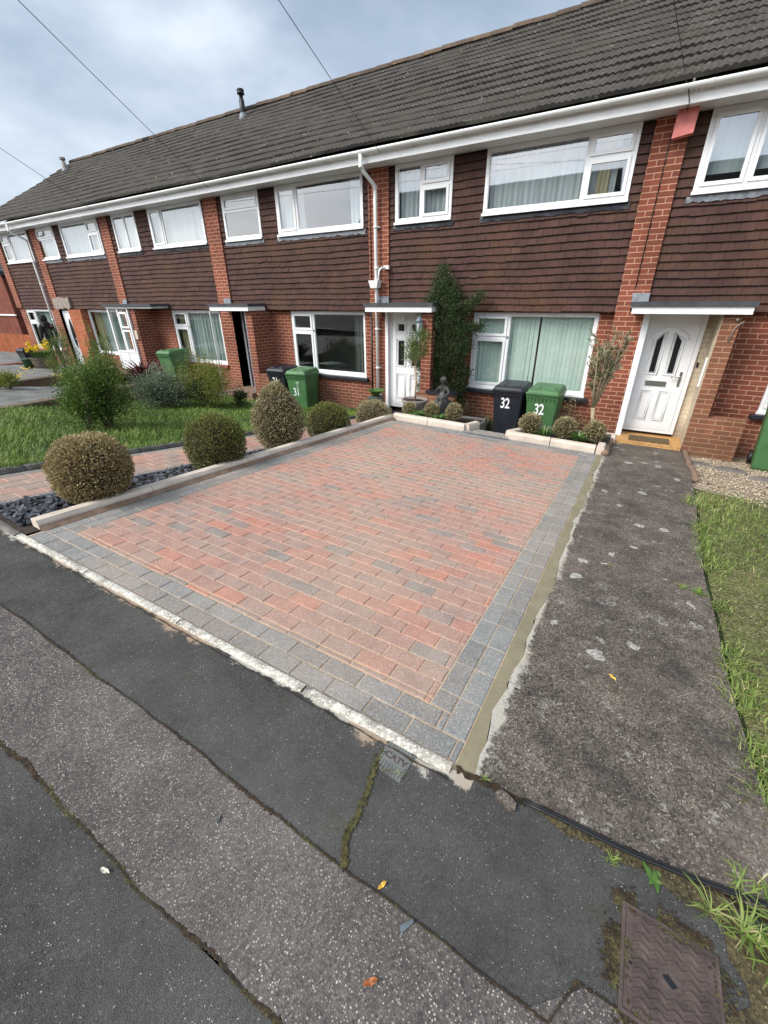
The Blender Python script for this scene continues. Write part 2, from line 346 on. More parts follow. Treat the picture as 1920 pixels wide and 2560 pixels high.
def obj(name, mb, mat, parent=None, world=True, uo=0.0, uv=True):
    """link the collected shapes as one mesh; verts are in world space (world=True) or in the parent's space"""
    off = wpos(parent) if (parent and world) else Vector((0,0,0))
    me = bpy.data.meshes.new(name)
    V = np.array(mb.v, dtype=np.float64).reshape(-1, 3)
    me.from_pydata((V-np.array(off)).tolist(), [], mb.f)
    me.polygons.foreach_set('use_smooth', mb.sm)
    at = me.attributes.new('v', 'FLOAT', 'FACE'); at.data.foreach_set('value', np.array(mb.a, dtype=np.float32))
    if uv:
        ul = me.uv_layers.new(name='UVMap'); nl = len(me.loops)
        vi = np.empty(nl, np.int32); me.loops.foreach_get('vertex_index', vi)
        pn = np.empty(len(me.polygons)*3, np.float32); me.polygons.foreach_get('normal', pn); pn = np.abs(pn.reshape(-1, 3))
        lt = np.empty(len(me.polygons), np.int32); me.polygons.foreach_get('loop_total', lt)
        n = np.repeat(pn, lt, axis=0); W = V[vi]; ax = np.argmax(n, axis=1)
        u = np.where(ax == 0, W[:, 1]+.1125, W[:, 0]-uo); w = np.where(ax == 2, W[:, 1], W[:, 2])
        ul.data.foreach_set('uv', np.stack([u, w], 1).astype(np.float32).ravel())
    me.materials.append(mat); me.update()
    o = bpy.data.objects.new(name, me); C.objects.link(o)
    if parent: o.parent = parent
    return o
def thing(name, label, cat, loc=(0,0,0), group=None, rz=0.0):
    o = bpy.data.objects.new(name, None); C.objects.link(o); o.location = loc; o.rotation_euler = (0,0,rz)
    o.empty_display_size = .1
    o['label'] = label; o['category'] = cat
    if group: o['group'] = group
    return o
def tag(o, label, cat, group=None, kind=None):
    o['label'] = label; o['category'] = cat
    if group: o['group'] = group
    if kind: o['kind'] = kind
    return o
def struct(o, kind='structure'):
    o['kind'] = kind; return o
def dup(root, loc, label, rz=None, scale=None, group=None):
    r = root.copy(); C.objects.link(r); r.location = loc; r['label'] = label
    if rz is not None: r.rotation_euler = (0,0,rz)
    if scale is not None: r.scale = scale if isinstance(scale, tuple) else (scale,)*3
    if group: r['group'] = group
    for ch in list(root.children):
        c = ch.copy(); C.objects.link(c); c.parent = r
        for g in ch.children:
            d = g.copy(); C.objects.link(d); d.parent = c
    return r
def npmesh(name, V, F, a, mat, parent=None, loops=4):
    me = bpy.data.meshes.new(name); nF = len(F)
    me.vertices.add(len(V)); me.vertices.foreach_set('co', V.astype(np.float32).ravel())
    me.loops.add(nF*loops); me.loops.foreach_set('vertex_index', F.astype(np.int32).ravel())
    me.polygons.add(nF); me.polygons.foreach_set('loop_start', np.arange(nF, dtype=np.int32)*loops)
    me.update(calc_edges=True)
    at = me.attributes.new('v', 'FLOAT', 'FACE'); at.data.foreach_set('value', np.clip(a, 0, 1).astype(np.float32))
    me.materials.append(mat); me.validate()
    o = bpy.data.objects.new(name, me); C.objects.link(o)
    if parent: o.parent = parent
    return o
def leaves(name, P, D, L, W, a, mat, parent=None, bend=.25):
    """one folded diamond per leaf: base, two sides, tip"""
    n = len(P); D = D/np.linalg.norm(D, axis=1)[:, None]
    R = NP.randn(n, 3); Sd = np.cross(D, R); Sd /= np.linalg.norm(Sd, axis=1)[:, None]; N = np.cross(Sd, D)
    L = np.broadcast_to(L, (n,))[:, None]; W = np.broadcast_to(W, (n,))[:, None]
    b = P; t = P+D*L+N*L*bend*-.3; m = P+D*L*.45+N*L*bend*.4
    V = np.stack([b, m+Sd*W*.5, t, m-Sd*W*.5], 1).reshape(-1, 3)
    return npmesh(name, V, np.arange(n*4).reshape(-1, 4), np.broadcast_to(a, (n,)), mat, parent)
def blades(name, P, D, L, W, a, mat, parent=None, droop=.5):
    """arching straps: two quads each"""
    n = len(P); D = D/np.linalg.norm(D, axis=1)[:, None]; L = np.broadcast_to(L, (n,))[:, None]; W = np.broadcast_to(W, (n,))[:, None]
    H = D.copy(); H[:, 2] = 0; H /= (np.linalg.norm(H, axis=1)[:, None]+1e-6)
    Sd = np.stack([-H[:, 1], H[:, 0], 0*H[:, 0]], 1)
    p1 = P+D*L*.55; p2 = P+D*L*.9+H*L*droop*.4-np.array([0,0,1])*L*droop*.28
    V = np.stack([P-Sd*W*.4, P+Sd*W*.4, p1+Sd*W*.5, p1-Sd*W*.5, p2+Sd*W*.06, p2-Sd*W*.06], 1).reshape(-1, 3)
    k = np.arange(n)[:, None]*6
    F = np.concatenate([k+np.array([0,1,2,3]), k+np.array([3,2,4,5])], 0)
    return npmesh(name, V, F, np.tile(np.broadcast_to(a, (n,)), 2), mat, parent)
def sph(n):
    p = NP.randn(n, 3); return p/np.linalg.norm(p, axis=1)[:, None]

def text(name, body, size, mat, par, ext=.0015, off=.0, sp=1.):
    f = bpy.data.curves.new(name, 'FONT'); f.body = body; f.size = size; f.extrude = ext; f.offset = off; f.align_x = 'CENTER'; f.align_y = 'CENTER'; f.space_character = sp
    tmp = bpy.data.objects.new(name, f); C.objects.link(tmp); dg = bpy.context.evaluated_depsgraph_get()
    me = bpy.data.meshes.new_from_object(tmp.evaluated_get(dg)); me.name = name; bpy.data.objects.remove(tmp); bpy.data.curves.remove(f)
    me.materials.clear(); me.materials.append(mat); o = bpy.data.objects.new(name, me); C.objects.link(o); o.parent = par; return o
# ------------------------------------------------------------------ terrain heights (camera lens at z = 0)
def P1(x, y): return -1.55-.030*x-.072*y
def HL(x, y):
    t = min(max((y-1.0)/7.0, 0), 1.05); z0 = P1(x, min(y, 1.0)); return z0+(-2.42-z0)*t
def HP(x, y):
    if y < 6.3: return P1(x, y)
    z0 = P1(x, 6.3); return z0+(-2.26-z0)*min((y-6.3)/1.75, 1.2)
def HR(x, y):
    if y < 5.8: return P1(x, y)-.02
    z0 = P1(x, 5.8)-.02; return z0+(-2.34-z0)*min((y-5.8)/2.3, 1.3)
def SH(x, y): return y+.018*(x+.28)      # the drive is set a degree off the terrace line
def zone(name, x0, x1, y0, y1, h, mat, st=.12, dz=0., kind='structure', fx0=None, fx1=None, fy0=None, fy1=None):
    nx = max(2, int((x1-x0)/st)); ny = max(2, int((y1-y0)/st)); mb = MB(); vs = []
    for j in range(ny+1):
        for i in range(nx+1):
            y = y0+(y1-y0)*j/ny; a = fx0(y) if fx0 else x0; b = fx1(y) if fx1 else x1
            x = a+(b-a)*i/nx
            c = fy0(x) if fy0 else y0; d = fy1(x) if fy1 else y1
            y = c+(d-c)*j/ny
            vs.append((x, y, h(x, y)+dz))
    mb.add(vs, [(j*(nx+1)+i, j*(nx+1)+i+1, (j+1)*(nx+1)+i+1, (j+1)*(nx+1)+i) for j in range(ny) for i in range(nx)], .5, True)
    o = obj(name, mb, mat)
    if kind: struct(o, kind)
    return o
def wob(x, s=1., k=0): return s*(sin(x*2.1+k)*.5+sin(x*5.3+1.7*k)*.3+sin(x*13.7+k*2.2)*.2+sin(x*31+k)*.12)
M['mossgrass'] = m_ground('mossy_turf', (.105,.105,.035), (.050,.040,.020), (.34,.30,.20), 90., .70, 4., tone=.6, moss=(.13,.14,.03))
M['mossdirt'] = m_ground('mossy_dirt', (.075,.058,.026), (.030,.026,.016), (.20,.18,.10), 130., .8, 6., tone=.6, moss=(.085,.085,.02))
# ------------------------------------------------------------------ the terrace
YU, YP, YL, YW = 8.60, 8.55, 8.73, 8.10          # tile face, pillar face, lower wall face, wing pier face
ZT, ZS, ZB = -.235, 2.20, -2.75                   # foot of the hung tiles, soffit, wall base
EY, EZ, SL = 8.10, 2.425, .618                    # eave and roof slope
RY = 12.5; RZ = EZ+SL*(RY-EY)
def wall(mb, x0, x1, z0, z1, y0, y1, holes=()):
    xs = sorted({x0, x1}|{min(max(h[i], x0), x1) for h in holes for i in (0, 1)})
    zs = sorted({z0, z1}|{min(max(h[i], z0), z1) for h in holes for i in (2, 3)})
    def solid(i, j):
        if i < 0 or j < 0 or i >= len(xs)-1 or j >= len(zs)-1: return False
        cx = (xs[i]+xs[i+1])/2; cz = (zs[j]+zs[j+1])/2
        return not any(h[0] < cx < h[1] and h[2] < cz < h[3] for h in holes)
    for i in range(len(xs)-1):
        for j in range(len(zs)-1):
            if not solid(i, j): continue
            a, b, c, d = xs[i], xs[i+1], zs[j], zs[j+1]
            mb.quad((a,y0,c), (b,y0,c), (b,y0,d), (a,y0,d)); mb.quad((b,y1,c), (a,y1,c), (a,y1,d), (b,y1,d))
            if not solid(i-1, j): mb.quad((a,y1,c), (a,y0,c), (a,y0,d), (a,y1,d))
            if not solid(i+1, j): mb.quad((b,y0,c), (b,y1,c), (b,y1,d), (b,y0,d))
            if not solid(i, j-1): mb.quad((a,y1,c), (b,y1,c), (b,y0,c), (a,y0,c))
            if not solid(i, j+1): mb.quad((a,y0,d), (b,y0,d), (b,y1,d), (a,y1,d))
L_A = [(0,.47,0,1,0), (.47,1,.60,1,1), (.47,1,0,.60,1)]
L_B = [(0,.72,0,1,0), (.72,1,.64,1,1), (.72,1,0,.64,1)]
L_C = [(0,.30,.70,1,1), (0,.30,0,.70,1), (.30,1,0,1,0)]
L_D = [(0,1,.66,1,1), (0,1,0,.66,0)]
L_E = [(0,.24,0,1,1), (.24,1,0,1,0)]
L_F = [(0,.52,0,1,0), (.52,1,0,1,0)]
L_G = [(0,.5,0,1,1), (.5,1,0,1,1)]
def curtain_mesh(mb, x0, x1, z0, z1, y, per=.11, amp=.028, slats=False, skew=0.):
    if slats:
        n = int((x1-x0)/.076)
        for i in range(n):
            x = x0+(i+.5)*(x1-x0)/n; a = radians(14+4*sin(i*1.7)); h = .0375
            s = skew*sin(i*.9)*.01
            mb.quad((x-h*cos(a)+s, y-h*sin(a), z0), (x+h*cos(a)+s, y+h*sin(a), z0), (x+h*cos(a), y+h*sin(a), z1), (x-h*cos(a), y-h*sin(a), z1), rnd.random())
        return
    n = max(4, int((x1-x0)/.018)); vs = []
    ph = rnd.random()*6
    for i in range(n+1):
        x = x0+(x1-x0)*i/n; d = amp*(sin(2*pi*x/per+ph)+.5*sin(2*pi*x/(per*.43)+ph*2))
        vs += [(x, y+d, z0), (x+.01*sin(x*9), y+d*.7, z1)]
    mb.add(vs, [(2*i, 2*i+2, 2*i+3, 2*i+1) for i in range(n)], .5, True)
def window(par, x0, x1, z0, z1, y, lights, backing='net', glass='glass', name='window', sill='upvc', lbl=None, open_i=None):
    """outer frame (the part) > panes, curtain, room behind, sill"""
    F = MB(); w = .058
    F.ring(x0, x1, z0, z1, w, y-.012, y+.06, wb=.07)
    ix0, ix1, iz0, iz1 = x0+w, x1-w, z0+.07, z1-w
    G = MB()
    for k, (a, b, c, d, op) in enumerate(lights):
        ax, bx = ix0+(ix1-ix0)*a, ix0+(ix1-ix0)*b; cz, dz = iz0+(iz1-iz0)*c, iz0+(iz1-iz0)*d
        if b < 1: F.box(bx-.024, bx+.024, y-.010, y+.055, cz+(.0245 if c > 0 else 0), dz-(.0245 if d < 1 else 0)); 
        if d < 1: F.box(ax+(.0245 if a > 0 else 0), bx-(.0245 if b < 1 else 0), y-.009, y+.054, dz-.024, dz+.024)
        pa, pb, pc, pd = ax+(.024 if a > 0 else 0), bx-(.024 if b < 1 else 0), cz+(.024 if c > 0 else 0), dz-(.024 if d < 1 else 0)
        if op:
            F.ring(pa+.002, pb-.002, pc+.002, pd-.002, .046, y-.030, y+.02)
            pa += .044; pb -= .044; pc += .044; pd -= .044; gy = y-.004
        else: gy = y+.012
        # dark rubber gasket reads as a thin line round each pane
        G.quad((pa, gy, pc), (pb, gy, pc), (pb, gy, pd), (pa, gy, pd))
        if not op:
            for (q0, q1, r0, r1) in ((pa, pb, pc, pc+.012), (pa, pb, pd-.012, pd), (pa, pa+.012, pc+.012, pd-.012), (pb-.012, pb, pc+.012, pd-.012)):
                F.box(q0, q1, gy-.010, gy-.001, r0, r1)
    f = obj(name, F, M['upvc'], par)
    if lbl: f['label'] = lbl
    obj('pane', G, M[glass], f)
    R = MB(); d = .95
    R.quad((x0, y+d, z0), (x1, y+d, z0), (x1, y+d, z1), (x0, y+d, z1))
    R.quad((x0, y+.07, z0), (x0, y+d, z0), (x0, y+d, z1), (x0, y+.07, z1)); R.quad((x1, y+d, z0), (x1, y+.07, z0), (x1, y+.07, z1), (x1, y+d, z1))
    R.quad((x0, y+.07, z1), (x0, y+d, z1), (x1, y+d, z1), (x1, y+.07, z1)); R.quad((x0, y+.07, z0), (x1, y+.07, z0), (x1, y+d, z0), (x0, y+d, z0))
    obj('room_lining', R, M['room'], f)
    yc = y+.125
    if backing == 'net':
        K = MB(); curtain_mesh(K, x0+.03, x1-.03, z0+.04, z1-.03, yc); obj('curtain', K, M['net'], f)
    elif backing == 'blind':
        K = MB(); sp = x0+(x1-x0)*.56
        curtain_mesh(K, x0+.04, sp-.015, z0+.06, z1-.05, yc, slats=True, skew=1); curtain_mesh(K, sp+.02, x1-.04, z0+.06, z1-.05, yc, slats=True)
        obj('vertical_blind', K, M['blind'], f)
    elif backing == 'sides':
        K = MB(); curtain_mesh(K, x0+.03, x0+(x1-x0)*.30, z0+.04, z1-.03, yc); curtain_mesh(K, x1-(x1-x0)*.17, x1-.03, z0+.04, z1-.03, yc); obj('curtain', K, M['net'], f)
    elif backing == 'sage':
        K = MB(); curtain_mesh(K, x0+(x1-x0)*.27, x1-.03, z0+.04, z1-.03, yc, .16, .035); obj('curtain', K, M['cur_gr'], f)
        K = MB(); curtain_mesh(K, x0+.03, x0+(x1-x0)*.27, z0+.04, z1-.03, yc+.02, .14, .03); obj('drape', K, M['cur_tan'], f)
    elif backing == 'mix':
        K = MB(); curtain_mesh(K, x0+.03, x0+(x1-x0)*.9, z0+.04, z1-.03, yc, .09, .02); obj('curtain', K, M['net'], f)
        K = MB(); curtain_mesh(K, x0+(x1-x0)*.78, x0+(x1-x0)*.86, z0+.04, z1-.03, yc-.05, .06, .03); obj('drape', K, M['cur_tan'], f)
    elif backing == 'right':
        K = MB(); curtain_mesh(K, x1-(x1-x0)*.19, x1-.04, z0+.04, z1-.03, yc+.05, .1, .03); obj('curtain', K, M['cur_dim'], f)
    elif backing == 'blindroll':
        K = MB(); K.box(x0+.06, x1-.06, yc, yc+.01, z0+.22, z1-.03); obj('roller_blind', K, M['cur_gr'], f)
    s = MB()
    if sill == 'upvc': s.box(x0-.012, x1+.012, y-.055, y-.0125, z0-.022, z0+.016); obj('sill', s, M['upvc'], f)
    else:
        s.box(x0-.012, x1+.012, y-.05, y-.0125, z0-.018, z0+.016); obj('frame_sill', s, M['upvc'], f)
        s = MB(); s.bevbox(x0-.08, x1+.08, y-.13, y-.006, z0-.085, z0-.021, .008); obj('sill', s, M[sill], f)
    return f
def tiles(par, x0, x1, holes, seed):
    r = random.Random(seed); mb = MB(); g = .1145; k = 0; z = ZT
    while z < ZS-.03:
        zt = min(z+g+.012, ZS-.004); zc = (z+min(z+g, ZS))/2
        segs = [(x0, x1)]
        for h in holes:
            if h[2]-.05 < zc < h[3]+.02:
                segs = [s for a, b in segs for s in ((a, min(b, h[0])), (max(a, h[1]), b)) if s[1]-s[0] > .02]
        off = (k % 2)*.0825
        for a, b in segs:
            x = x0-.33+off
            while x < b:
                xa, xb = max(a, x+.002), min(b, x+.165-.002)
                if xb-xa > .012:
                    wv = .006*sin(x*1.3+z*2+seed)+.004*sin(x*4.1+seed*2)
                    dz = wv+r.uniform(-.0035, .0035)-(r.uniform(.006, .016) if r.random() < .018 else 0); dy = r.uniform(-.003, .004); tw = r.uniform(-.003, .003)
                    f0, f1 = YU-.020+dy, YU+.006
                    v = .3+r.random()*.4 if r.random() > .006 else .97
                    mb.add([(xa,f0+tw,z+dz),(xb,f0-tw,z+dz),(xb,f1,zt),(xa,f1,zt),(xa,YU+.014,z+dz),(xb,YU+.014,z+dz)],
                           [(0,1,2,3),(0,3,4),(1,5,2)], v); mb.add([(xa,f0+tw,z+dz-.0005),(xb,f0-tw,z+dz-.0005),(xa,YU+.014,z+dz-.0005),(xb,YU+.014,z+dz-.0005),(xa,f0+tw-.0006,z+dz+.006),(xb,f0-tw-.0006,z+dz+.006)], [(0,2,3,1),(0,1,5,4)], 0.)  # lower lip and underside take the near-black tone, a painted shadow line
                x += .165
        z += g; k += 1
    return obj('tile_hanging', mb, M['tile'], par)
def roof_part(par, x0, x1, seed, verge=False):
    r = random.Random(seed); mb = MB(); dx = .0182; g = .306; rows = 15
    n = int(round((x1-x0)/dx)); 
    def prof(x):
        t = (x/.091) % 1.; return .021*abs(sin(pi*t))
    for k in range(rows):
        ya = EY+k*g; yb = min(ya+g+.03, RY)
        za = EZ+SL*(ya-EY); zb = EZ+SL*(yb-EY)
        vs = []; jit = {}
        for i in range(n+1):
            x = x0+i*dx; t = math.floor(x/.273)
            if t not in jit: jit[t] = (r.uniform(-.006, .006), r.uniform(-.008, .008))
            j = jit[t]; h = prof(x); sag = .012*sin(x*.9+k*.7)
            vs += [(x, ya+j[1], za-.012+sag), (x, ya+j[1], za+.026+h+j[0]+sag), (x, yb, zb+.002+h*.8+sag)]
        vals = {}
        o = len(mb.v); mb.v += vs
        for i in range(n):
            t = math.floor((x0+(i+.5)*dx)/.273)
            if t not in vals: vals[t] = .25+r.random()*.5
            a = i*3+o; b = a+3
            mb.f.append((a, b, b+1, a+1)); mb.a.append(0.); mb.sm.append(False)  # front face of the course: shadow put into its colour
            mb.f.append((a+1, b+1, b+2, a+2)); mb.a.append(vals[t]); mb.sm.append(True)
    # rear slope, one plain sheet beyond the ridge
    mb.quad((x0, RY, RZ-.02), (x1, RY, RZ-.02), (x1, 16.9, EZ-.1), (x0, 16.9, EZ-.1))
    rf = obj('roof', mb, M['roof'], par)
    mr = MB(); x = x0; 
    while x < x1-.02:
        xe = min(x+.44, x1-.004); vs = []; z0 = RZ+.01+r.uniform(-.008, .008)
        for xx, rr in ((x, .135), (xe, .125)):
            for q in range(9): an = pi*q/8; vs.append((xx, RY+rr*cos(an), z0-.03+rr*.85*sin(an)))
        mr.add(vs, [(q, q+1, q+10, q+9) for q in range(8)]+[tuple(range(9)), tuple(reversed(range(9, 18)))], r.random(), False)
        x += .45
    obj('ridge', mr, M['ridge'], rf)
    return rf
def canopy(par, xa, xb, white=True, y0=8.0, thick=.10):
    c = MB(); c.box(xa-.03, xb+.03, y0-.03, YU-.024, -.145, -.085)
    cf = obj('canopy', c, M['felt'], par)
    w = MB(); w.box(xa, xb, y0, y0+.022, -.245, -.147); w.box(xb-.022, xb, y0+.0225, YU-.03, -.243, -.147); w.box(xa, xa+.022, y0+.0225, YU-.03, -.243, -.147)
    if white: obj('canopy_fascia', w, M['fascia'], cf)
    u = MB(); u.box(xa+.023, xb-.023, y0+.023, YU-.03, -.20, -.149); obj('canopy_underside', u, M['soffit'], cf)
    return cf
def panel(mb, pts, y, r=.011):
    mb.tube([(x, y, z) for x, z in pts], r, 6, closed=True)
def gutter(par, x0, x1, joints):
    g = MB(); n = 10; vs = []
    segs = 8
    for i in range(segs+1):
        x = x0+(x1-x0)*i/segs
        for k in range(n+1):
            a = pi+pi*k/n; vs.append((x, 8.080+.058*cos(a), 2.352+.058*sin(a)*.95))
        vs.append((x, 8.132, 2.352)); vs.append((x, 8.028, 2.352))
    m = n+3
    g.add(vs, [(i*m+k, (i+1)*m+k, (i+1)*m+(k+1) % m, i*m+(k+1) % m) for i in range(segs) for k in range(m)], .5, True)
    go = obj('gutter', g, M['pipe'], par)
    for x in joints:
        b = MB()
        pts = [(x, 8.080+.064*cos(pi+pi*k/10), 2.354+.064*sin(pi+pi*k/10)) for k in range(11)]
        v2 = [(p[0]-.018, p[1], p[2]) for p in pts]+[(p[0]+.018, p[1], p[2]) for p in pts]
        b.add(v2, [(k, k+11, k+12, k+1) for k in range(10)], .5, True)
        b.box(x-.012, x+.012, 8.14, 8.1605, 2.28, 2.36)
        obj('gutter_bracket', b, M['pipe'], go)
def downpipe(par, x, zbot, name='downpipe'):
    d = MB(); yb = 8.49
    d.tube([(x-.05, 8.06, 2.30), (x-.05, 8.06, 2.16), (x-.04, 8.10, 2.08), (x+.0, 8.40, 1.93), (x, yb-.02, 1.86), (x, yb-.03, 1.70), (x, yb-.03, zbot)], .034, 10)
    for z in (2.13, 1.88, 1.25, .55, -.6, -1.4, -2.0):
        d.tube([(x if z < 2 else x-.05, 8.06 if z > 2 else yb-.03, z-.025), (x if z < 2 else x-.05, 8.06 if z > 2 else yb-.03, z+.025)], .041, 10)
        if z < 1.6: d.box(x-.06, x+.06, yb-.012, yb+.055, z-.012, z+.012)
    return obj(name, d, M['pipe'], par)
def shell(par, x0, x1, gable=False):
    s = MB(); s.box(x0, x1, 16.2, 16.45, ZB, EZ)
    s.box(x0, x0+.1, YL+.28, 16.19, ZB, ZS+.1)
    s.box(x0+.101, x1-.001, YL+1.4, YL+1.5, ZB, ZS)
    if gable: s.add([(x0, YU, ZS+.1), (x0, 16.4, ZS+.1), (x0, RY, RZ-.05), (x0+.25, YU, ZS+.1), (x0+.25, 16.4, ZS+.1), (x0+.25, RY, RZ-.05)], [(0,2,1), (3,4,5), (0,3,5,2), (2,5,4,1)])
    obj('rear_wall', s, M['brick'], par)
def front(par, xp, xr, lower_holes, upper_holes, seed, pier=True, recess=True, pw=.44, low=True, doorgap=(.43, 1.43), brick='brick', left_end=False, wtile=True):
    """pillar, lower brickwork, hung tiles, soffit, fascia, gutter"""
    W = MB()
    dx0, dx1 = xp+doorgap[0], xp+doorgap[1]
    wall(W, dx1+.215, xr, ZB, ZT+.03, YL, YL+.27, lower_holes)
    wall(W, xp+.002, dx0, ZB, ZT+.0, YP+.002, YL+.5)                 # stub under the pillar
    obj('brick_wall', W, M[brick], par, uo=xr)
    B = MB(); wall(B, xp+pw, xr, ZT+.035, ZS-.002, YU+.015, YU+.26, upper_holes)
    B.box(xp+pw, xr, YU+.02, YL+.3, ZT+.012, ZT+.034)
    obj('backing_wall', B, M['sill_d'], par)
    P = MB(); P.box(xp, xp+pw/2-.002, YP, YU+.2, ZT+.002, ZS-.003); P.box(xp+pw/2+.002, xp+pw, YP+.003, YU+.2, ZT+.09, ZS-.003)
    obj('pillar', P, M['brick'], par, uo=xp)
    fl = MB(); fl.add([(xp+pw*.45, YP-.006, ZT+.27), (xp+pw+.01, YP-.010, ZT+.27), (xp+pw+.01, YP-.03, ZT+.06), (xp+pw*.5, YP-.03, ZT+.06), (xp+pw*.45, YP+.02, ZT+.275), (xp+pw+.01, YP+.02, ZT+.275), (xp+pw+.01, YP+.02, ZT+.06), (xp+pw*.5, YP+.02, ZT+.06)],
                     [(0,3,2,1), (0,1,5,4), (1,2,6,5), (0,4,7,3)])
    obj('lead_flashing', fl, M['lead'], par)
    tiles(par, xp+pw+.004, xr-.004, upper_holes, seed)
    for h in upper_holes:
        L = MB(); n = 30; vs = []; r = random.Random(seed+int(h[0]*10))
        for i in range(n+1):
            x = h[0]-.05+(h[1]-h[0]+.1)*i/n
            vs += [(x, YU-.012, h[2]-.02), (x, YU-.030+r.uniform(-.006, .006), h[2]-.06+r.uniform(-.01, .01)), (x, YU-.026+r.uniform(-.004, .004), h[2]-.105+r.uniform(-.014, .014))]
        L.add(vs, [(3*i+k, 3*i+1+k, 3*i+4+k, 3*i+3+k) for i in range(n) for k in (0, 1)])
        obj('window_flashing', L, M['lead'] if seed % 2 else M['sill_d'], par)
    if pier:
        p = MB(); p.box(dx1, dx1+.215, YW, YL+.3, ZB, -.20); obj('porch_pier', p, M['brick_old' if seed == 33 else brick], par, uo=dx1)
    if low:
        p = MB(); h = -1.72 if seed != 33 else -1.70
        p.box(dx1+.217, dx1+.70, YW+.006, YW+.22, ZB, h); 
        obj('wing_wall', p, M['brick_old'], par, uo=dx1+.217)
    so = MB(); so.box(xp, xr-.002, 8.19, YU+.25, ZS, ZS+.02)
    so.box(xp, xr-.002, 8.162, 8.189, 2.185, 2.385); obj('fascia_board', so, M['fascia'], par)
def recess(par, xa, xb, y, z0, mat='brick'):
    r = MB(); r.box(xa-.1, xa, YP+.003, y+.1, ZB, -.21)
    r.box(xa, xb+.2, y+.1, y+.2, ZB, -.21); obj('porch_wall', r, M[mat], par)
def slab_door(par, x0, x1, z0, z1, y, style):
    """frame > slab door with mouldings, glazing, handle, letterbox"""
    F = MB(); F.ring(x0, x1, z0, z1, .06, y, y+.07, wb=.05)
    fo = obj('door_frame', F, M['upvc'], par)
    a, b, c, d = x0+.062, x1-.062, z0+.052, z1-.062
    D = MB(); D.box(a, b, y+.012, y+.055, c, d)
    D.ring(a+.003, b-.003, c+.003, d-.003, .085, y+.004, y+.0118)
    w = b-a; h = d-c; f = y+.006
    Gl = MB()
    if style == 'arch':
        for s in (0, 1):
            xa = a+w*(.21 if s == 0 else .565); xb = xa+w*.225
            zb, zt = c+h*.50, c+h*.86
            zi, zo = (zt, zt-.10)
            top = [(xb, zi), (xa, zo)] if s == 0 else [(xb, zo), (xa, zi)]
            panel(D, [(xa, zb), (xb, zb)]+top, f)
            m = .045
            tp = [(xb-m, zi-m*.9), (xa+m, zo-m*.6)] if s == 0 else [(xb-m, zo-m*.6), (xa+m, zi-m*.9)]
            Gl.prism([(xa+m, zb+m), (xb-m, zb+m)]+tp, y-.002, y+.0115)
            panel(D, [(xa+m-.01, zb+m-.01), (xb-m+.01, zb+m-.01), (tp[0][0]+.01, tp[0][1]+.01), (tp[1][0]-.01, tp[1][1]+.01)], y+.002, .007)
            panel(D, [(xa+.01, c+h*.09), (xb, c+h*.09), (xb, c+h*.36), (xa+.01, c+h*.36)], f)
            panel(D, [(xa+.035, c+h*.105), (xb-.025, c+h*.105), (xb-.025, c+h*.345), (xa+.035, c+h*.345)], f, .006)
        D.tube([(a+w*.13, f, c+h*.80), (a+w*.20, f, c+h*.85), (a+w*.36, f, c+h*.885), (a+w*.42, f, c+h*.905), (a+w*.58, f, c+h*.905), (a+w*.64, f, c+h*.885), (a+w*.80, f, c+h*.85), (a+w*.87, f, c+h*.80)], .009, 6)
    elif style == 'cottage':
        for s in (0, 1):
            xa = a+w*(.14 if s == 0 else .57); xb = xa+w*.29
            for (p0, p1, g) in ((.80, .90, 1), (.44, .73, 1), (.08, .36, 0)):
                panel(D, [(xa, c+h*p0), (xb, c+h*p0), (xb, c+h*p1), (xa, c+h*p1)], f)
                if g: Gl.box(xa+.045, xb-.045, y-.001, y+.0115, c+h*p0+.03, c+h*p1-.03)
                else: panel(D, [(xa+.03, c+h*p0+.03), (xb-.03, c+h*p0+.03), (xb-.03, c+h*p1-.03), (xa+.03, c+h*p1-.03)], f, .006)
    elif style == 'oval':
        pts = [(a+w*.5+.14*cos(t*pi/10), c+h*.60+.52*sin(t*pi/10)) for t in range(20)]
        Gl.prism(pts, y-.001, y+.0115); panel(D, pts, y+.003, .016)
        panel(D, [(a+w*.2, c+h*.08), (a+w*.8, c+h*.08), (a+w*.8, c+h*.26), (a+w*.2, c+h*.26)], f)
    do = obj('door', D, M['upvc'] if style != 'plain' else M['door_red'], fo)
    return fo, do, Gl, (a, b, c, d)
def door_detail(par, fo, Gl, rect, y, letter=True, hside=1):
    a, b, c, d = rect; w = b-a; h = d-c
    if Gl.v: obj('door_glass', Gl, M['glass_dk'], fo)
    hx = b-.075 if hside > 0 else a+.075; hz = c+h*.475
    H = MB(); H.box(hx-.016, hx+.016, y-.012, y+.003, hz-.115, hz+.115); H.tube([(hx, y-.01, hz+.03), (hx, y-.05, hz+.03), (hx-.13*hside, y-.055, hz+.028)], .010, 8)
    obj('door_handle', H, M['chrome'], fo)
    if letter:
        L = MB(); x = (a+b)/2-.03; z = c+h*.425; L.ring(x-.15, x+.15, z-.038, z+.038, .014, y-.008, y+.003); L.box(x-.134, x+.134, y-.004, y+.002, z-.022, z+.022)
        obj('letterbox', L, M['chrome'], fo)
XP = {33: -.60, 32: -5.39, 31: -10.19, 30: -14.83, 29: -19.13, 28: -22.05}
XR = {33: 4.20, 32: -.60, 31: -5.39, 30: -10.19, 29: -14.83, 28: -19.13}
lab = {33: 'brick and tile house at the right end with pink alarm box and slanted door glass',
       32: 'brick and tile house behind the driveway with pale green blinds and a climber',
       31: 'brick and tile house behind the lawn with a dark curtainless ground floor window',
       30: 'brick and tile house with white glazed porch screen and ruched net curtains',
       29: 'brick and tile house with oval glass door and broken render instead of a canopy',
       28: 'far left end house of the brick and tile terrace with grey curtains upstairs'}
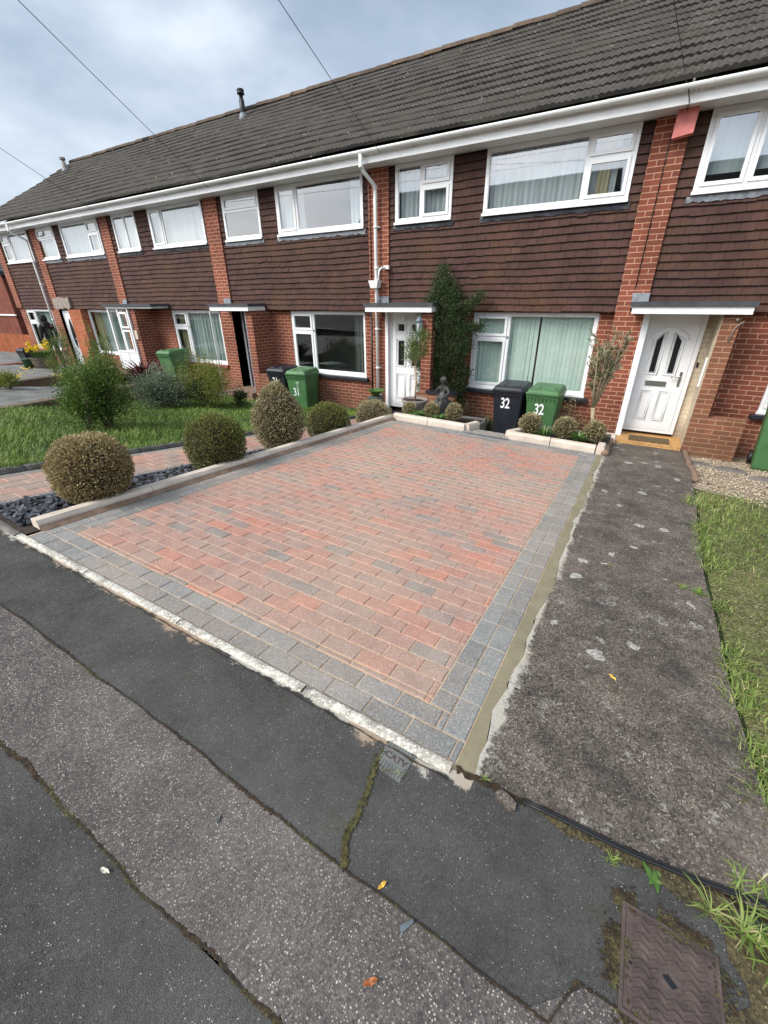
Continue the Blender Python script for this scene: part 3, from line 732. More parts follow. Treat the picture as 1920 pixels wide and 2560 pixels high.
HS = {}
for n in (33, 32, 31, 30, 29, 28):
    HS[n] = thing('terraced_house', lab[n], 'house', ((XP[n]+XR[n])/2, 9.5, -2.4), 'terraced houses in one brick and tile row')
ZU0, ZU1, ZL0, ZL1 = 1.285, 2.196, -1.675, -.262
# --- house 33 (right end)
H = HS[33]; lh = [(1.72, 3.9, ZL0, ZL1)]; uh = [(.045, 1.20, ZU0, ZU1), (1.75, 4.0, ZU0, ZU1)]
front(H, -.60, 4.20, lh, uh, 33, pw=.43)
window(H, 1.72, 3.9, ZL0, ZL1, YL+.03, L_C, 'net', sill='sill_d')
window(H, .045, 1.20, ZU0, ZU1, YU-.015, L_G, 'blindroll', 'glass_up'); window(H, 1.75, 4.0, ZU0, ZU1, YU-.015, L_B, 'net', 'glass_up')
canopy(H, -.34, 1.13)
recess(H, -.17, .84, 8.75, -2.2)
cw = MB(); cw.box(.70, .832, 8.66, 8.74, -2.6, -.21); cw.box(.826, .834, 8.11, 8.659, -2.6, -.21); obj('painted_porch_wall', cw, M['cream'], H)
pp = MB(); pp.box(-.165, -.075, 8.36, 8.56, -2.40, -.248); obj('porch_post', pp, M['upvc'], H)
fo, do, Gl, rc = slab_door(H, -.16, .70, -2.15, -.21, 8.60, 'arch'); fo['label'] = 'white panelled door with two slanted black glass slots'
door_detail(H, fo, Gl, rc, 8.60)
wb = MB(); wb.bevbox(.800, .8255, 8.25, 8.38, -1.28, -.85, .008); obj('meter_trunking', wb, M['upvc'], H)
bell = MB(); bell.box(.735, .765, 8.648, 8.6595, -1.04, -.97); obj('doorbell', bell, M['black'], H)
st = MB(); st.box(-.155, .825, 8.05, 8.72, -2.55, -2.205); obj('doorstep', st, M['stone_step'], H)
al = MB(); al.bevbox(-.375, -.115, YP-.12, YP-.004, 1.97, 2.17, .012)
al2 = MB(); al2.prism([(-.365, 1.90), (-.125, 1.93), (-.115, 2.26), (-.355, 2.23)], YP-.19, YP-.06); obj('alarm_box', al2, M['alarm'], H)
# fascia clamps, wire tie
gutter(H, -.60, 4.19, [-.05, .9, 1.9, 2.9]); roof_part(H, -.60, 4.20, 33); shell(H, -.60, 4.20)
hk = MB(); hk.tube([(1.08, YW-.012, -.33), (1.0, YW-.015, -.42), (.97, YW-.014, -.60)], .009, 6); hk.tube([(.99, YW-.04, -.30), (1.0, YW, -.34)], .018, 8); obj('wall_hook', hk, M['potg'], H)
# --- house 32
H = HS[32]; lh = [(-3.095, -.84, ZL0, ZL1)]; uh = [(-4.79, -3.63, ZU0, ZU1), (-3.03, -.77, ZU0, ZU1)]
front(H, -5.39, -.60, lh, uh, 32, pw=.46, doorgap=(.46, 1.47))
window(H, -3.095, -.84, ZL0, ZL1, YL+.03, L_C, 'blind', sill='sill_d', lbl='ground floor window full of pale green vertical blinds')
window(H, -4.79, -3.63, ZU0, ZU1, YU-.015, L_A, 'net', 'glass_up'); window(H, -3.03, -.77, ZU0, ZU1, YU-.015, L_B, 'mix', 'glass_up')
canopy(H, -5.17, -3.68)
recess(H, -4.93, -3.92, 8.75, -2.27)
fo, do, Gl, rc = slab_door(H, -4.92, -4.02, -2.25, -.21, 8.58, 'cottage'); door_detail(H, fo, Gl, rc, 8.58, False)
fr = MB(); fr.box(-4.99, -4.922, 8.50, 8.62, -2.3, -.21); obj('door_surround', fr, M['upvc'], H)
fr = MB(); fr.box(-4.018, -3.925, 8.60, 8.70, -2.5, -.21); obj('door_side_panel', fr, M['upvc'], H)
dno = text('door_number', '32', .11, M['chrome'], H, .001); dno.location = Vector((-4.52, 8.578, -.40))-wpos(H); dno.rotation_euler = (pi/2, 0, 0)
st = MB(); st.box(-4.90, -3.93, 8.2, 8.56, -2.6, -2.33); obj('doorstep', st, M['sill_d'], H)
downpipe(H, -5.17, -2.35)
hop = MB(); hop.add([(-5.29,8.33,.33),(-5.06,8.33,.33),(-5.06,8.50,.33),(-5.29,8.50,.33),(-5.25,8.35,.19),(-5.10,8.35,.19),(-5.10,8.50,.19),(-5.25,8.50,.19)], [(0,4,5,1),(1,5,6,2),(3,7,4,0),(4,7,6,5),(0,1,2,3)])
hop.tube([(-4.98, 8.53, .55), (-5.02, 8.42, .55), (-5.06, 8.40, .50), (-5.09, 8.41, .33)], .02, 8); hop.box(-5.02, -4.90, 8.50, 8.548, .53, .59)
obj('rainwater_hopper', hop, M['pipe'], H)
bp = MB(); bp.tube([(-5.34, YP-.012, 2.15), (-5.335, YP-.012, .25)], .008, 6); bp.tube([(-5.28, 8.42, -.25), (-5.28, 8.40, -2.0)], .021, 8); obj('black_waste_pipe', bp, M['black'], H)
gutter(H, -5.39, -.602, [-5.2, -4.2, -3.3, -2.2, -1.2]); roof_part(H, -5.39, -.60, 32); shell(H, -5.39, -.60)
# --- house 31
H = HS[31]; lh = [(-7.86, -5.65, ZL0, ZL1)]; uh = [(-9.55, -8.35, ZU0, ZU1), (-7.83, -5.53, ZU0, ZU1)]
front(H, -10.19, -5.39, lh, uh, 31, pw=.47, doorgap=(.43, 1.42))
window(H, -7.86, -5.65, ZL0, ZL1, YL+.03, L_C, 'right', sill='sill_d', lbl='ground floor window showing a dark room with a curtain at its right')
window(H, -9.55, -8.35, ZU0, ZU1, YU-.015, L_D, 'none', 'glass_up'); window(H, -7.83, -5.53, ZU0, ZU1, YU-.015, L_E, 'sides', 'glass_up')
canopy(H, -9.92, -8.54)
recess(H, -9.76, -8.77, 8.95, -2.3)
fo, do, Gl, rc = slab_door(H, -9.70, -8.80, -2.28, -.21, 8.80, 'plain'); door_detail(H, fo, Gl, rc, 8.80, True, -1)
fr = MB(); fr.box(-8.83, -8.775, 8.12, 8.25, -2.5, -.21); obj('door_surround', fr, M['lead'], H)
st = MB(); st.box(-9.74, -8.78, 7.95, 8.75, -2.7, -2.22); st.box(-9.74, -8.70, 7.6, 7.949, -2.8, -2.36); obj('doorstep', st, M['haunch'], H)
rc_ = MB()
for k in range(60): rc_.tube([(-9.93+.35*k/60*0, 7.99, -.26-k*.033), (-9.93, 7.99, -.26-k*.033-.03)], .012 if k % 2 else .018, 6)
obj('rain_chain', rc_, M['pipe'], H)
gutter(H, -10.19, -5.392, [-9.9, -9.0, -8.0, -7.0, -6.0]); roof_part(H, -10.19, -5.39, 31); shell(H, -10.19, -5.39)
# --- house 30
H = HS[30]; lh = [(-12.57, -10.45, ZL0, ZL1)]; uh = [(-14.19, -13.08, ZU0, ZU1), (-12.47, -10.28, ZU0, ZU1)]
front(H, -14.83, -10.19, lh, uh, 30, pw=.42, doorgap=(.40, 1.20), low=False)
window(H, -12.57, -10.45, ZL0, ZL1, YL+.03, L_C, 'sage', sill='sill_r'); window(H, -14.19, -13.08, ZU0, ZU1, YU-.015, L_F, 'net', 'glass_up'); window(H, -12.47, -10.28, ZU0, ZU1, YU-.015, L_E, 'net', 'glass_up')
canopy(H, -14.80, -12.40, white=False)
recess(H, -14.43, -13.63, 8.95, -2.3)
ps = MB(); ps.ring(-14.78, -13.70, -1.98, -.16, .06, 8.06, 8.11); ps.box(-14.28, -14.23, 8.058, 8.108, -1.92, -.22); ps.box(-14.719, -13.761, 8.075, 8.095, -1.919, -1.46); ps.ring(-14.20, -13.80, -.75, -.30, .05, 8.052, 8.08); ps.ring(-14.20, -13.80, -1.42, -.80, .05, 8.052, 8.08)
ps.box(-14.70, -13.78, 8.056, 8.074, -1.46, -1.41)
pso = obj('glazed_porch_screen', ps, M['upvc'], H); pg = MB(); pg.quad((-14.72, 8.09, -1.4), (-13.76, 8.09, -1.4), (-13.76, 8.09, -.22), (-14.72, 8.09, -.22)); obj('pane', pg, M['glass'], pso)
ss = MB(); ss.box(-14.82, -13.66, 8.0, 8.7, -2.7, -1.985); obj('doorstep', ss, M['haunch'], H)
gutter(H, -14.83, -10.192, [-14.3, -13.0, -12.0, -11.0]); roof_part(H, -14.83, -10.19, 30); shell(H, -14.83, -10.19)
al = MB(); al.bevbox(-14.42, -14.34, YP-.10, YP-.005, -1.2+.1, -.85, .01)
mb_ = MB(); mb_.bevbox(-13.60, -13.47, YW-.05, YW-.003, -1.05, -.80, .01); obj('meter_box', mb_, M['cream'], H)
# --- house 29
H = HS[29]; lh = [(-17.27, -15.05, ZL0, ZL1)]; uh = [(-18.76, -17.61, ZU0, ZU1), (-17.17, -14.96, ZU0, ZU1)]
front(H, -19.13, -14.83, lh, uh, 29, pier=False, pw=.44, doorgap=(.30, 1.03), low=False)
window(H, -17.27, -15.05, ZL0, ZL1, YL+.03, [(0, .62, 0, 1, 0), (.62, 1, 0, 1, 0)], 'sage', sill='upvc'); window(H, -18.76, -17.61, ZU0, ZU1, YU-.015, L_D, 'net', 'glass_up'); window(H, -17.17, -14.96, ZU0, ZU1, YU-.015, L_B, 'net', 'glass_up')
recess(H, -18.83, -18.10, 8.80, -2.3)
fo, do, Gl, rc = slab_door(H, -18.82, -18.11, -2.15, -.30, 8.64, 'oval'); fo['label'] = 'white door with a tall black oval glass'; door_detail(H, fo, Gl, rc, 8.64, False)
op = MB(); op.box(-18.10, -17.30, YP-.03, YL-.002, ZB, ZT-.02); obj('repointed_brickwork', op, M['brick_or'], H)
rn = MB()
r_ = random.Random(4)
pts = [(-18.95+.07*i, .12+r_.uniform(-.03, .03)) for i in range(17)]+[(-17.85-.07*i, -.23+r_.uniform(-.04, .04)) for i in range(17)]
rn.prism(pts, YP-.045, YU); obj('broken_render', rn, M['potg'], H)
downpipe(H, -19.28, -2.3)
gutter(H, -19.13, -14.832, [-18.6, -17.5, -16.4]); roof_part(H, -19.13, -14.83, 29); shell(H, -19.13, -14.83)
# --- house 28 (far end)
H = HS[28]; W = MB(); wall(W, -22.05, -19.13, ZB, ZT+.03, YL-.10, YL+.27, [(-21.62, -19.55, ZL0, ZL1)]); obj('brick_wall', W, M['brick'], H, uo=-22.05)
W = MB(); W.box(-22.05, -21.62, YP, YU+.3, ZT+.032, ZS-.003); obj('pillar', W, M['brick'], H, uo=-22.05)
B = MB(); uh = [(-21.45, -19.40, ZU0, ZU1)]; wall(B, -21.62, -19.13, ZT+.035, ZS-.002, YU+.015, YU+.26, uh); obj('backing_wall', B, M['sill_d'], H)
tiles(H, -21.615, -19.134, uh, 28)
window(H, -21.62, -19.55, ZL0, ZL1, YL-.07, L_C, 'sage', sill='sill_r'); window(H, -21.45, -19.40, ZU0, ZU1, YU-.015, L_C, 'sage', 'glass_up')
so = MB(); so.box(-22.45, -19.132, 8.19, YU+.25, ZS, ZS+.02); so.box(-22.45, -19.132, 8.162, 8.189, 2.185, 2.385); obj('fascia_board', so, M['fascia'], H)
gutter(H, -22.45, -19.132, [-22, -21, -20]); roof_part(H, -22.43, -19.13, 28); shell(H, -22.05, -19.13, True)
# --- flues and aerial things on the roof
def flue(x, y, z, h, mat, label, cowl=True):
    t = thing('roof_flue', label, 'flue', (x, y, z))
    m = MB(); m.lathe([(.075, -.15), (.075, h*.62), (.055, h*.64), (.055, h*.80)], n=14); obj('flue_pipe', m, mat, t, False)
    m = MB(); m.lathe([(.13, -.12), (.12, .03), (.08, .10)], n=14); obj('flue_collar', m, M['lead'], t, False)
    if cowl:
        m = MB(); m.lathe([(.06, h*.80), (.105, h*.82), (.10, h*.90), (.07, h*.93), (.105, h*.95), (.09, h)], n=14); obj('cowl', m, mat, t, False)
flue(-11.72, 11.86, 4.75, .62, M['black'], 'black flue pipe with cowl standing on the tiled roof near the ridge')
flue(-21.5, 11.65, 4.62, .42, M['potg'], 'small grey vent pipe near the far left end of the roof')
# ------------------------------------------------------------------ ground, street and paving
_HL = HL
def HL(x, y): return _HL(max(x, -5.5), y)
def H29(x, y): return -1.95 if y < 6.6 else -1.95-.22*min((y-6.6)/1.6, 1.2)
def EB(x): return .14+wob(x, .020, 2)
def EA(x): return .495+wob(x, .013, 5)+.115*min(1, max(0, (x-.16)/.05))
def hb(x, y):
    xx = min(max(x, -40), 12)
    a = -1.55-.030*xx-.072*min(max(y, -12), .8)-.10
    if y <= .9: return a
    t = min((y-.9)/1.2, 1.); return a+(-3.05-a)*t
mb = MB(); xs = [-900, -300, -120, -60, -40, -30, -22, -16, -12, -8, -6, -4, -2, 0, 2, 4, 8, 12, 30, 80, 300, 900]; ys = [-900, -300, -80, -30, -14, -12, -6, -3, 0, .8, .9, 1.2, 1.6, 2.1, 5, 9, 14, 30, 80, 300, 900]
mb.add([(x, y, hb(x, y)) for y in ys for x in xs], [(j*len(xs)+i, j*len(xs)+i+1, (j+1)*len(xs)+i+1, (j+1)*len(xs)+i) for j in range(len(ys)-1) for i in range(len(xs)-1)])
struct(obj('ground', mb, M['soil']))
zone('road', -40, 9, -9, .14, P1, M['asphalt'], .5, 0, fy1=EB)
zone('trench_strip', -40, 9, .14, .50, P1, M['trench'], .12, .003, fy0=EB, fy1=EA)
zone('footway', -40, 9, .495, .93, P1, M['footway'], .12, .0, fy0=EA, fy1=lambda x: 1.0+.07*(x+.1)-.010 if x > -.3 else .935)
def mossline(name, fn, x0, x1, w, step=.010, seed=1, mat='moss', dens=.5):
    r = random.Random(seed); m = MB(); n = int((x1-x0)/step)
    for i in range(n):
        x = x0+i*step+r.uniform(-.004, .004); k = .25+.75*abs(sin(x*2.3+seed)*sin(x*7.1+seed*3))
        if r.random() > dens*.35+k*.7: continue
        y = fn(x)+r.gauss(0, w*.22*k); s = r.uniform(.0025, .0065)*(.6+.8*k)*w/.016
        z = P1(x, y)+.003
        pts = [(x+s*(1+r.uniform(-.4, .3))*cos(q*pi/3+.3), y+s*.8*(1+r.uniform(-.4, .3))*sin(q*pi/3+.3)) for q in range(6)]
        m.add([(p[0], p[1], z) for p in pts]+[(x, y, z+s*.45)], [(q, (q+1) % 6, 6) for q in range(6)], r.random(), True)
    return struct(obj(name, m, M[mat]), 'stuff')
mossline('moss', EA, -6, 1.0, .012, .0022, 3); mossline('moss', EB, -4, .9, .015, .0024, 8)
mossline('moss', EA, -6, 1.0, .014, .0020, 13, 'mossb', .9); mossline('moss', EB, -4, .9, .016, .0020, 18, 'mossb', .9)
# open joint lines between the surfacings
def strip(name, pts, w, mat, dz=.0045, kind='structure', h=P1, seed=2):
    r = random.Random(seed); m = MB(); vs = []
    for i, (x, y) in enumerate(pts):
        a = Vector(pts[min(i+1, len(pts)-1)])-Vector(pts[max(i-1, 0)]); n = Vector((-a.y, a.x)).normalized(); ww = w*(1+r.uniform(-.45, .6))
        for s in (-.5, .5): q = Vector((x, y))+n*ww*s; vs.append((q.x, q.y, h(q.x, q.y)+dz))
    m.add(vs, [(2*i, 2*i+2, 2*i+3, 2*i+1) for i in range(len(pts)-1)])
    return struct(obj(name, m, M[mat]), kind)
strip('surface_joint', [(-8+i*.03, EA(-8+i*.03)) for i in range(300)], .004, 'soil'); strip('surface_joint', [(-8+i*.03, EB(-8+i*.03)) for i in range(300)], .005, 'soil')
ck = [(-.455, .495), (-.475, .53), (-.50, .58), (-.495, .63), (-.51, .70), (-.525, .76), (-.535, .82), (-.55, .86)]
ckk = []
for (a, b), (c, d) in zip(ck, ck[1:]):
    for t in range(6): ckk.append((a+(c-a)*t/6+rnd.uniform(-.004, .004), b+(d-b)*t/6))
strip('surface_crack', ckk, .016, 'soil')
m = MB(); r = random.Random(5)
for (x, y) in ckk*9:
    x += r.gauss(0, .0045); y += r.gauss(0, .005); s = r.uniform(.003, .007); z = P1(x, y)+.004
    m.add([(x+s*cos(q*pi/3), y+s*sin(q*pi/3), z) for q in range(6)]+[(x, y, z+s*.5)], [(q, (q+1) % 6, 6) for q in range(6)], .5, True)
struct(obj('moss', m, M['moss']), 'stuff')
# kerb: long rounded concrete lengths with exposed white aggregate
kt = thing('kerb_edging', 'rounded white speckled concrete kerb along the pavement edge of the driveway', 'kerb', (-1.9, .95, -1.6))
def kerb_piece(x0, x1, par, mat, r0=.011):
    m = MB(); n = max(3, int((x1-x0)/.05)); vs = []; rr = random.Random(int(x0*100))
    for i in range(n+1):
        x = x0+.004+(x1-x0-.008)*i/n; yc = SH(x, .975)-.008; z = P1(x, yc)
        for k in range(9):
            a = pi*k/8; e = 1+rr.uniform(-.03, .03)
            vs.append((x, yc-.025*cos(a)*e, z+(-.02 if k in (0, 8) else .003+r0*sin(a)*e)))
    m.add(vs, [(i*9+k, i*9+k+9, i*9+k+10, i*9+k+1) for i in range(n) for k in range(8)]+[tuple(reversed(range(9))), tuple(range(n*9, n*9+9))], .5, True)
    return obj('kerb_stone', m, M[mat], par)
for a, b in ((-3.62, -2.75), (-2.75, -1.86), (-1.86, -1.0), (-1.0, -.285)): kerb_piece(a, b, kt, 'kerb')
kt2 = thing('kerb_edging', 'mossy grey kerb stones in front of the slate bed and lawn', 'kerb', (-6, .9, -1.5))
for i in range(10): kerb_piece(-3.63-.9*(i+1), -3.63-.9*i, kt2, 'edging')
# cement smear in front of the kerb
def smear(name, x0, x1, y0, w, mat, dz, seed, kind='structure', gap=.0):
    r = random.Random(seed); n = int((x1-x0)/.006); m = MB(); vs = []; st = 0.
    for i in range(n+1):
        x = x0+(x1-x0)*i/n; st = .86*st+r.gauss(0, .13); ww = max(.0, w*(.55+st+.5*sin(x*3+seed)+r.uniform(-.2, .2)))
        yb = SH(x, y0); vs += [(x, yb, P1(x, yb)+dz), (x, yb-ww, P1(x, yb-ww)+dz-.0015)]
    m.add(vs, [(2*i, 2*i+1, 2*i+3, 2*i+2) for i in range(n)])
    return struct(obj(name, m, M[mat]), kind)
M['smear_w'] = m_ground('white_cement_smear', (.46,.44,.38), (.20,.19,.17), (.75,.72,.65), 110., .5, 9., tone=.5)
M['smear_s'] = m_ground('sandy_mortar', (.40,.28,.18), (.16,.12,.09), (.60,.48,.36), 140., .6, 12., tone=.5)
strip('kerb_joint', [(-3.6+.02*i, SH(-3.6+.02*i, .918)+.003*sin(i*.7)) for i in range(167)], .006, 'soil', .0075)
# the driveway
def paver_rows(m, x0, x1, y0, rows, mode, h, lw=.203, pw=.1015, offs=0, dens=None, jy=.0035, f=SH, along='x', seed=3, ym=None):
    r = random.Random(seed)
    for k in range(rows):
        off = ((k+offs) % 2)*lw/2; a = x0-off
        while a < x1-.004:
            b = a+lw; p, q = max(a, x0), min(b, x1)
            if q-p > .02:
                c, d = y0+k*pw, y0+(k+1)*pw
                if ym is not None: d = min(d, ym)
                g = .0017+r.uniform(0, .0012); bx = [(p+g, c+g), (q-g, c+g), (q-g, d-g), (p+g, d-g)]
                if along == 'y': bx = [(y, x) for x, y in bx]; bx = [bx[0], bx[3], bx[2], bx[1]]
                v = mode(r)
                w = [(x, f(x, y)) for x, y in bx]; dz = r.uniform(-.0012, .0012); ch = .0045
                cx = sum(p_[0] for p_ in w)/4; cy = sum(p_[1] for p_ in w)/4
                def ins(pt): 
                    return (pt[0]+(ch if pt[0] < cx else -ch), pt[1]+(ch if pt[1] < cy else -ch))
                lo = [(x, y, h(x, y)-.014) for x, y in w]; mi = [(x, y, h(x, y)-.0035+dz) for x, y in w]; tl = [r.uniform(-.0011, .0011) for _ in w]; hi = [(ins(pt)[0], ins(pt)[1], h(*pt)+dz+q_) for pt, q_ in zip(w, tl)]
                m.add(lo+mi+hi, [(0,1,5,4),(1,2,6,5),(2,3,7,6),(3,0,4,7),(4,5,9,8),(5,6,10,9),(6,7,11,10),(7,4,8,11),(8,9,10,11)], v)
            a = b
dx0, dx1, dy0, dy1 = -3.56, -.282, 1.0, 6.33
gm = lambda r: .88+r.random()*.12
def fm(r):
    return r.choice((.02, .1, .3, .45, .58, .62, .35, .55, .6, .25, .72, .15, .05, .12, .32, .58)) if r.random() < .93 else .8
zone('driveway', dx0-.02, dx1+.005, dy0-.03, dy1+.02, lambda x, y: P1(x, y), M['sand'], .3, -.0048, fy0=lambda x: SH(x, dy0-.03), fy1=lambda x: SH(x, dy1+.02))
m = MB()
paver_rows(m, dx0, dx1, dy0, 1, gm, P1, seed=1); paver_rows(m, dx0, dx1-.1015, dy0+.1015, 1, gm, P1, seed=2, offs=1)
paver_rows(m, dx0+.203, dx1-.205, dy0+.2045, 1, fm, P1, pw=.034, seed=6)
paver_rows(m, dx0+.203, dx1-.205, dy0+.240, 48, fm, P1, seed=3)
yt = dy0+.240+48*.1015
paver_rows(m, dx0+.10, dx1-.1015, yt, 2, gm, P1, pw=(dy1-yt)/2, seed=4)
paver_rows(m, dy0+.1025, dy1, dx1-.1015, 1, gm, P1, along='y', seed=5); paver_rows(m, dy0+.205, yt, dx1-.203, 1, gm, P1, along='y', seed=7, offs=1)
paver_rows(m, dy0+.203, dy1, dx0, 1, gm, P1, along='y', seed=8); paver_rows(m, dy0+.205, yt, dx0+.1015, 1, gm, P1, along='y', seed=9, offs=1)
struct(obj('driveway_block_paving', m, M['paver']))
# drain channel with slotted grating
dt = thing('drain_channel', 'black slotted drain channel along the house end of the driveway', 'drain', (-1.9, 6.38, -2.0))
m = MB(); n = 90
def zp(x, y): return P1(x, y)
x0, x1, y0, y1 = -3.50, -.29, 6.335, 6.43
m.add([(x0,SH(x0,y0),P1(x0,y0)-.03),(x1,SH(x1,y0),P1(x1,y0)-.03),(x1,SH(x1,y1),P1(x1,y1)-.03),(x0,SH(x0,y1),P1(x0,y1)-.03)], [(0,1,2,3)])
obj('channel', m, M['black'], dt)
m = MB()
for k in range(110):
    x = x0+(x1-x0)*k/109
    for (ya, yb, ww) in ((y0+.012, y1-.012, .0075),):
        z = P1(x, ya)-.001; m.add([(x-ww,SH(x,ya),z),(x+ww,SH(x,ya),z),(x+ww,SH(x,yb),z-.006),(x-ww,SH(x,yb),z-.006)], [(0,1,2,3)])
for (ya, yb) in ((y0, y0+.014), (y1-.014, y1), (.5*(y0+y1)-.006, .5*(y0+y1)+.006)):
    m.add([(x0,SH(x0,ya),P1(x0,ya)+.001),(x1,SH(x1,ya),P1(x1,ya)+.001),(x1,SH(x1,yb),P1(x1,yb)+.001),(x0,SH(x0,yb),P1(x0,yb)+.001)], [(0,1,2,3)])
obj('grating', m, M['lead'], dt)
# edge row of setts between the planters and the drop behind the drive
m = MB(); paver_rows(m, -2.32, -1.56, 6.435, 3, gm, P1, seed=12, lw=.16); struct(obj('edge_paving', m, M['paver']))
m = MB(); m.box(-3.62, -.20, 6.36, 6.74, -2.6, -2.035); m.box(-5.2, -3.68, 1.4, 1.41, -2.6, -2.5); struct(obj('retaining_edge', m, M['haunch']))
zone('yard', -5.30, -.20, 6.5, 8.8, lambda x, y: -2.42, M['slab'], .5)
# edging stones
def edge_stone(par, a, b, w=.105, h=.095, top=None, mat='coping', gap=.003, hf=P1):
    """one chamfered stone from a to b (x, y), its top 'h' above the drive"""
    a = Vector(a); b = Vector(b); d = (b-a); L = d.length; d.normalize(); n = Vector((-d.y, d.x)); m = MB(); vs = []
    rr = random.Random(int(a.x*97+a.y*31))
    a = a+d*gap; b = b-d*gap; k = 8
    for i in range(k+1):
        p = a+(b-a)*i/k; z = (top if top is not None else hf(p.x, p.y)+h)
        for (o, dz) in ((-w/2, -h-.04), (-w/2, -.030), (-w/2+.016, -.002), (w/2-.012, 0), (w/2, -.012), (w/2, -h-.04)):
            q = p+n*o; j = rr.uniform(-.0012, .0012); vs.append((q.x, q.y, z+dz+j))
    m.add(vs, [(i*6+q, (i+1)*6+q, (i+1)*6+q+1, i*6+q+1) for i in range(k) for q in range(5)]+[tuple(range(6)), tuple(reversed(range(k*6, k*6+6)))])
    return obj('edging_stone', m, M[mat], par)
e1 = thing('stone_edging', 'buff stone edging running along the left side of the driveway', 'edging', (-3.72, 3.6, -1.7))
for i in range(6): edge_stone(e1, (-3.665, 1.03+i*.905), (-3.665, min(1.03+(i+1)*.905, 6.46)), h=.068)
m = MB()
for i in range(30):
    y = 1.03+i*.18; x = -3.608
    m.add([(x, y, P1(x, y)+.026), (x+.046, y, P1(x, y)-.001), (x+.046, y+.18, P1(x, y+.18)-.001), (x, y+.18, P1(x, y+.18)+.026)], [(0,1,2,3)])
obj('haunching', m, M['haunch'], e1)
e2 = thing('planter_edging', 'buff stone edging round the left planting bed in front of the statue', 'edging', (-2.9, 6.47, -1.95))
for a, b in (((-3.61, 6.46), (-2.96, 6.475)), ((-2.955, 6.475), (-2.30, 6.49)), ((-2.285, 6.50), (-2.22, 6.86))): edge_stone(e2, a, b, h=.10)
e3 = thing('planter_edging', 'buff stone edging round the right planting bed in front of the green bin', 'edging', (-.9, 6.5, -1.95))
for a, b in (((-1.58, 6.50), (-.95, 6.505)), ((-.945, 6.505), (-.325, 6.51)), ((-1.475, 6.93), (-1.60, 6.56)), ((-.26, 6.46), (-.26, 6.80))): edge_stone(e3, a, b, h=.10)
for (a, b) in ((-3.62, -2.26), (-1.56, -.21)):
    zone('planting_bed', a, b, 6.52, 7.35, lambda x, y: -1.985, M['soil'], .2)
m = MB(); m.box(-3.64, -2.24, 7.35, 7.45, -2.6, -1.97); m.box(-1.57, -.19, 7.35, 7.45, -2.6, -1.97); m.box(-2.27, -2.23, 6.75, 7.349, -2.6, -1.985); m.box(-1.60, -1.562, 6.75, 7.349, -2.6, -1.985); struct(obj('retaining_edge', m, M['edging']))
# cement haunch between drive and old concrete path, then the path
def pxl(y): return -.205+.012*sin(y*3.1)+.010*sin(y*7.7+1)+.006*sin(y*23)+.004*sin(y*57)
def pxr(y): return .735+.012*sin(y*1.7)+.006*sin(y*5.3)+(.10 if y > 6 else .10*max(0, (y-4)/2))+(.05*max(0, 1.6-y))
zone('cement_strip', dx1+.002, -.2, .96, 6.42, P1, M['cement'], .05, -.004, fx1=pxl, kind='structure')
zone('garden_path', -.2, .75, .985, 8.06, HP, M['path'], .08, .0, fx0=lambda y: pxl(y)-.001 if y < 6.4 else -.19, fx1=pxr, fy0=lambda x: 1.0+.07*(x+.1)+.008*sin(x*23))
smear2 = MB(); r = random.Random(8); vs = []; n = 500; st = 0.
for i in range(n+1):
    y = 1.0+5.0*i/n; st = .85*st+r.gauss(0, .007); x = pxl(y)-.002; w = min(.022, max(.0, .001+1.1*st+.006*sin(y*2.3)+.005*sin(y*7))); vs += [(x, y, HP(x, y)+.0012), (x+w, y, HP(x, y)+.0012)]

# left path, slate bed and lawn
zone('left_path', -5.22, -4.32, .88, 8.25, HL, M['sand'], .25, -.0045)
m = MB(); idf = lambda x, y: y
rm = lambda r: r.choice((.02, .3, .45, .6, .1, .35, .7))
paver_rows(m, .93, 8.2, -5.215, 1, gm, HL, along='y', f=idf, seed=21); paver_rows(m, .93, 8.2, -4.425, 1, gm, HL, along='y', f=idf, seed=22)
paver_rows(m, .93, 8.2, -5.1135, 4, rm, HL, along='y', f=idf, seed=23, pw=.1715); struct(obj('left_path_paving', m, M['paver']))
def HS_(x, y): return HL(x, y)+.02
zone('slate_bed', -4.31, -3.61, .90, 7.6, HS_, M['soil'], .2, -.02)
strip('bed_liner', [(-4.315+.004*sin(i*.8), 1.0+i*.05) for i in range(130)], .05, 'black', .012, h=HL)
m = MB(); r = random.Random(31)
for i in range(2300):
    x = r.uniform(-4.30, -3.73); y = .98+r.random()**1.3*6.3; z = HS_(x, y)-.012+r.uniform(0, .022); s = r.uniform(.012, .032); an = r.uniform(0, 6.28)
    tx, ty = r.gauss(0, .28), r.gauss(0, .28); k = r.choice((4, 5, 5)); pts = []
    for q in range(k):
        aa = an+q*2*pi/k+r.uniform(-.3, .3); e = s*r.uniform(.6, 1.15); px, py = cos(aa)*e*1.25, sin(aa)*e*.8; pts.append((px, py))
    top = [(x+p, y+q, z+p*tx+q*ty+.0035) for p, q in pts]; bot = [(a, b, c-.006) for a, b, c in top]
    m.add(top+bot, [tuple(range(k))]+[(q, q+k, (q+1) % k+k, (q+1) % k) for q in range(k)], r.random())
tag(obj('slate_chippings', m, M['slate']), 'grey blue slate chippings beside the driveway edging', 'slate chippings', kind='stuff')
zone('lawn', -9.80, -5.215, .80, 8.8, HL, M['turf'], .2)
e4 = thing('path_edging', 'dark rope top concrete edging between lawn and left path', 'edging', (-5.26, 4, -1.9))
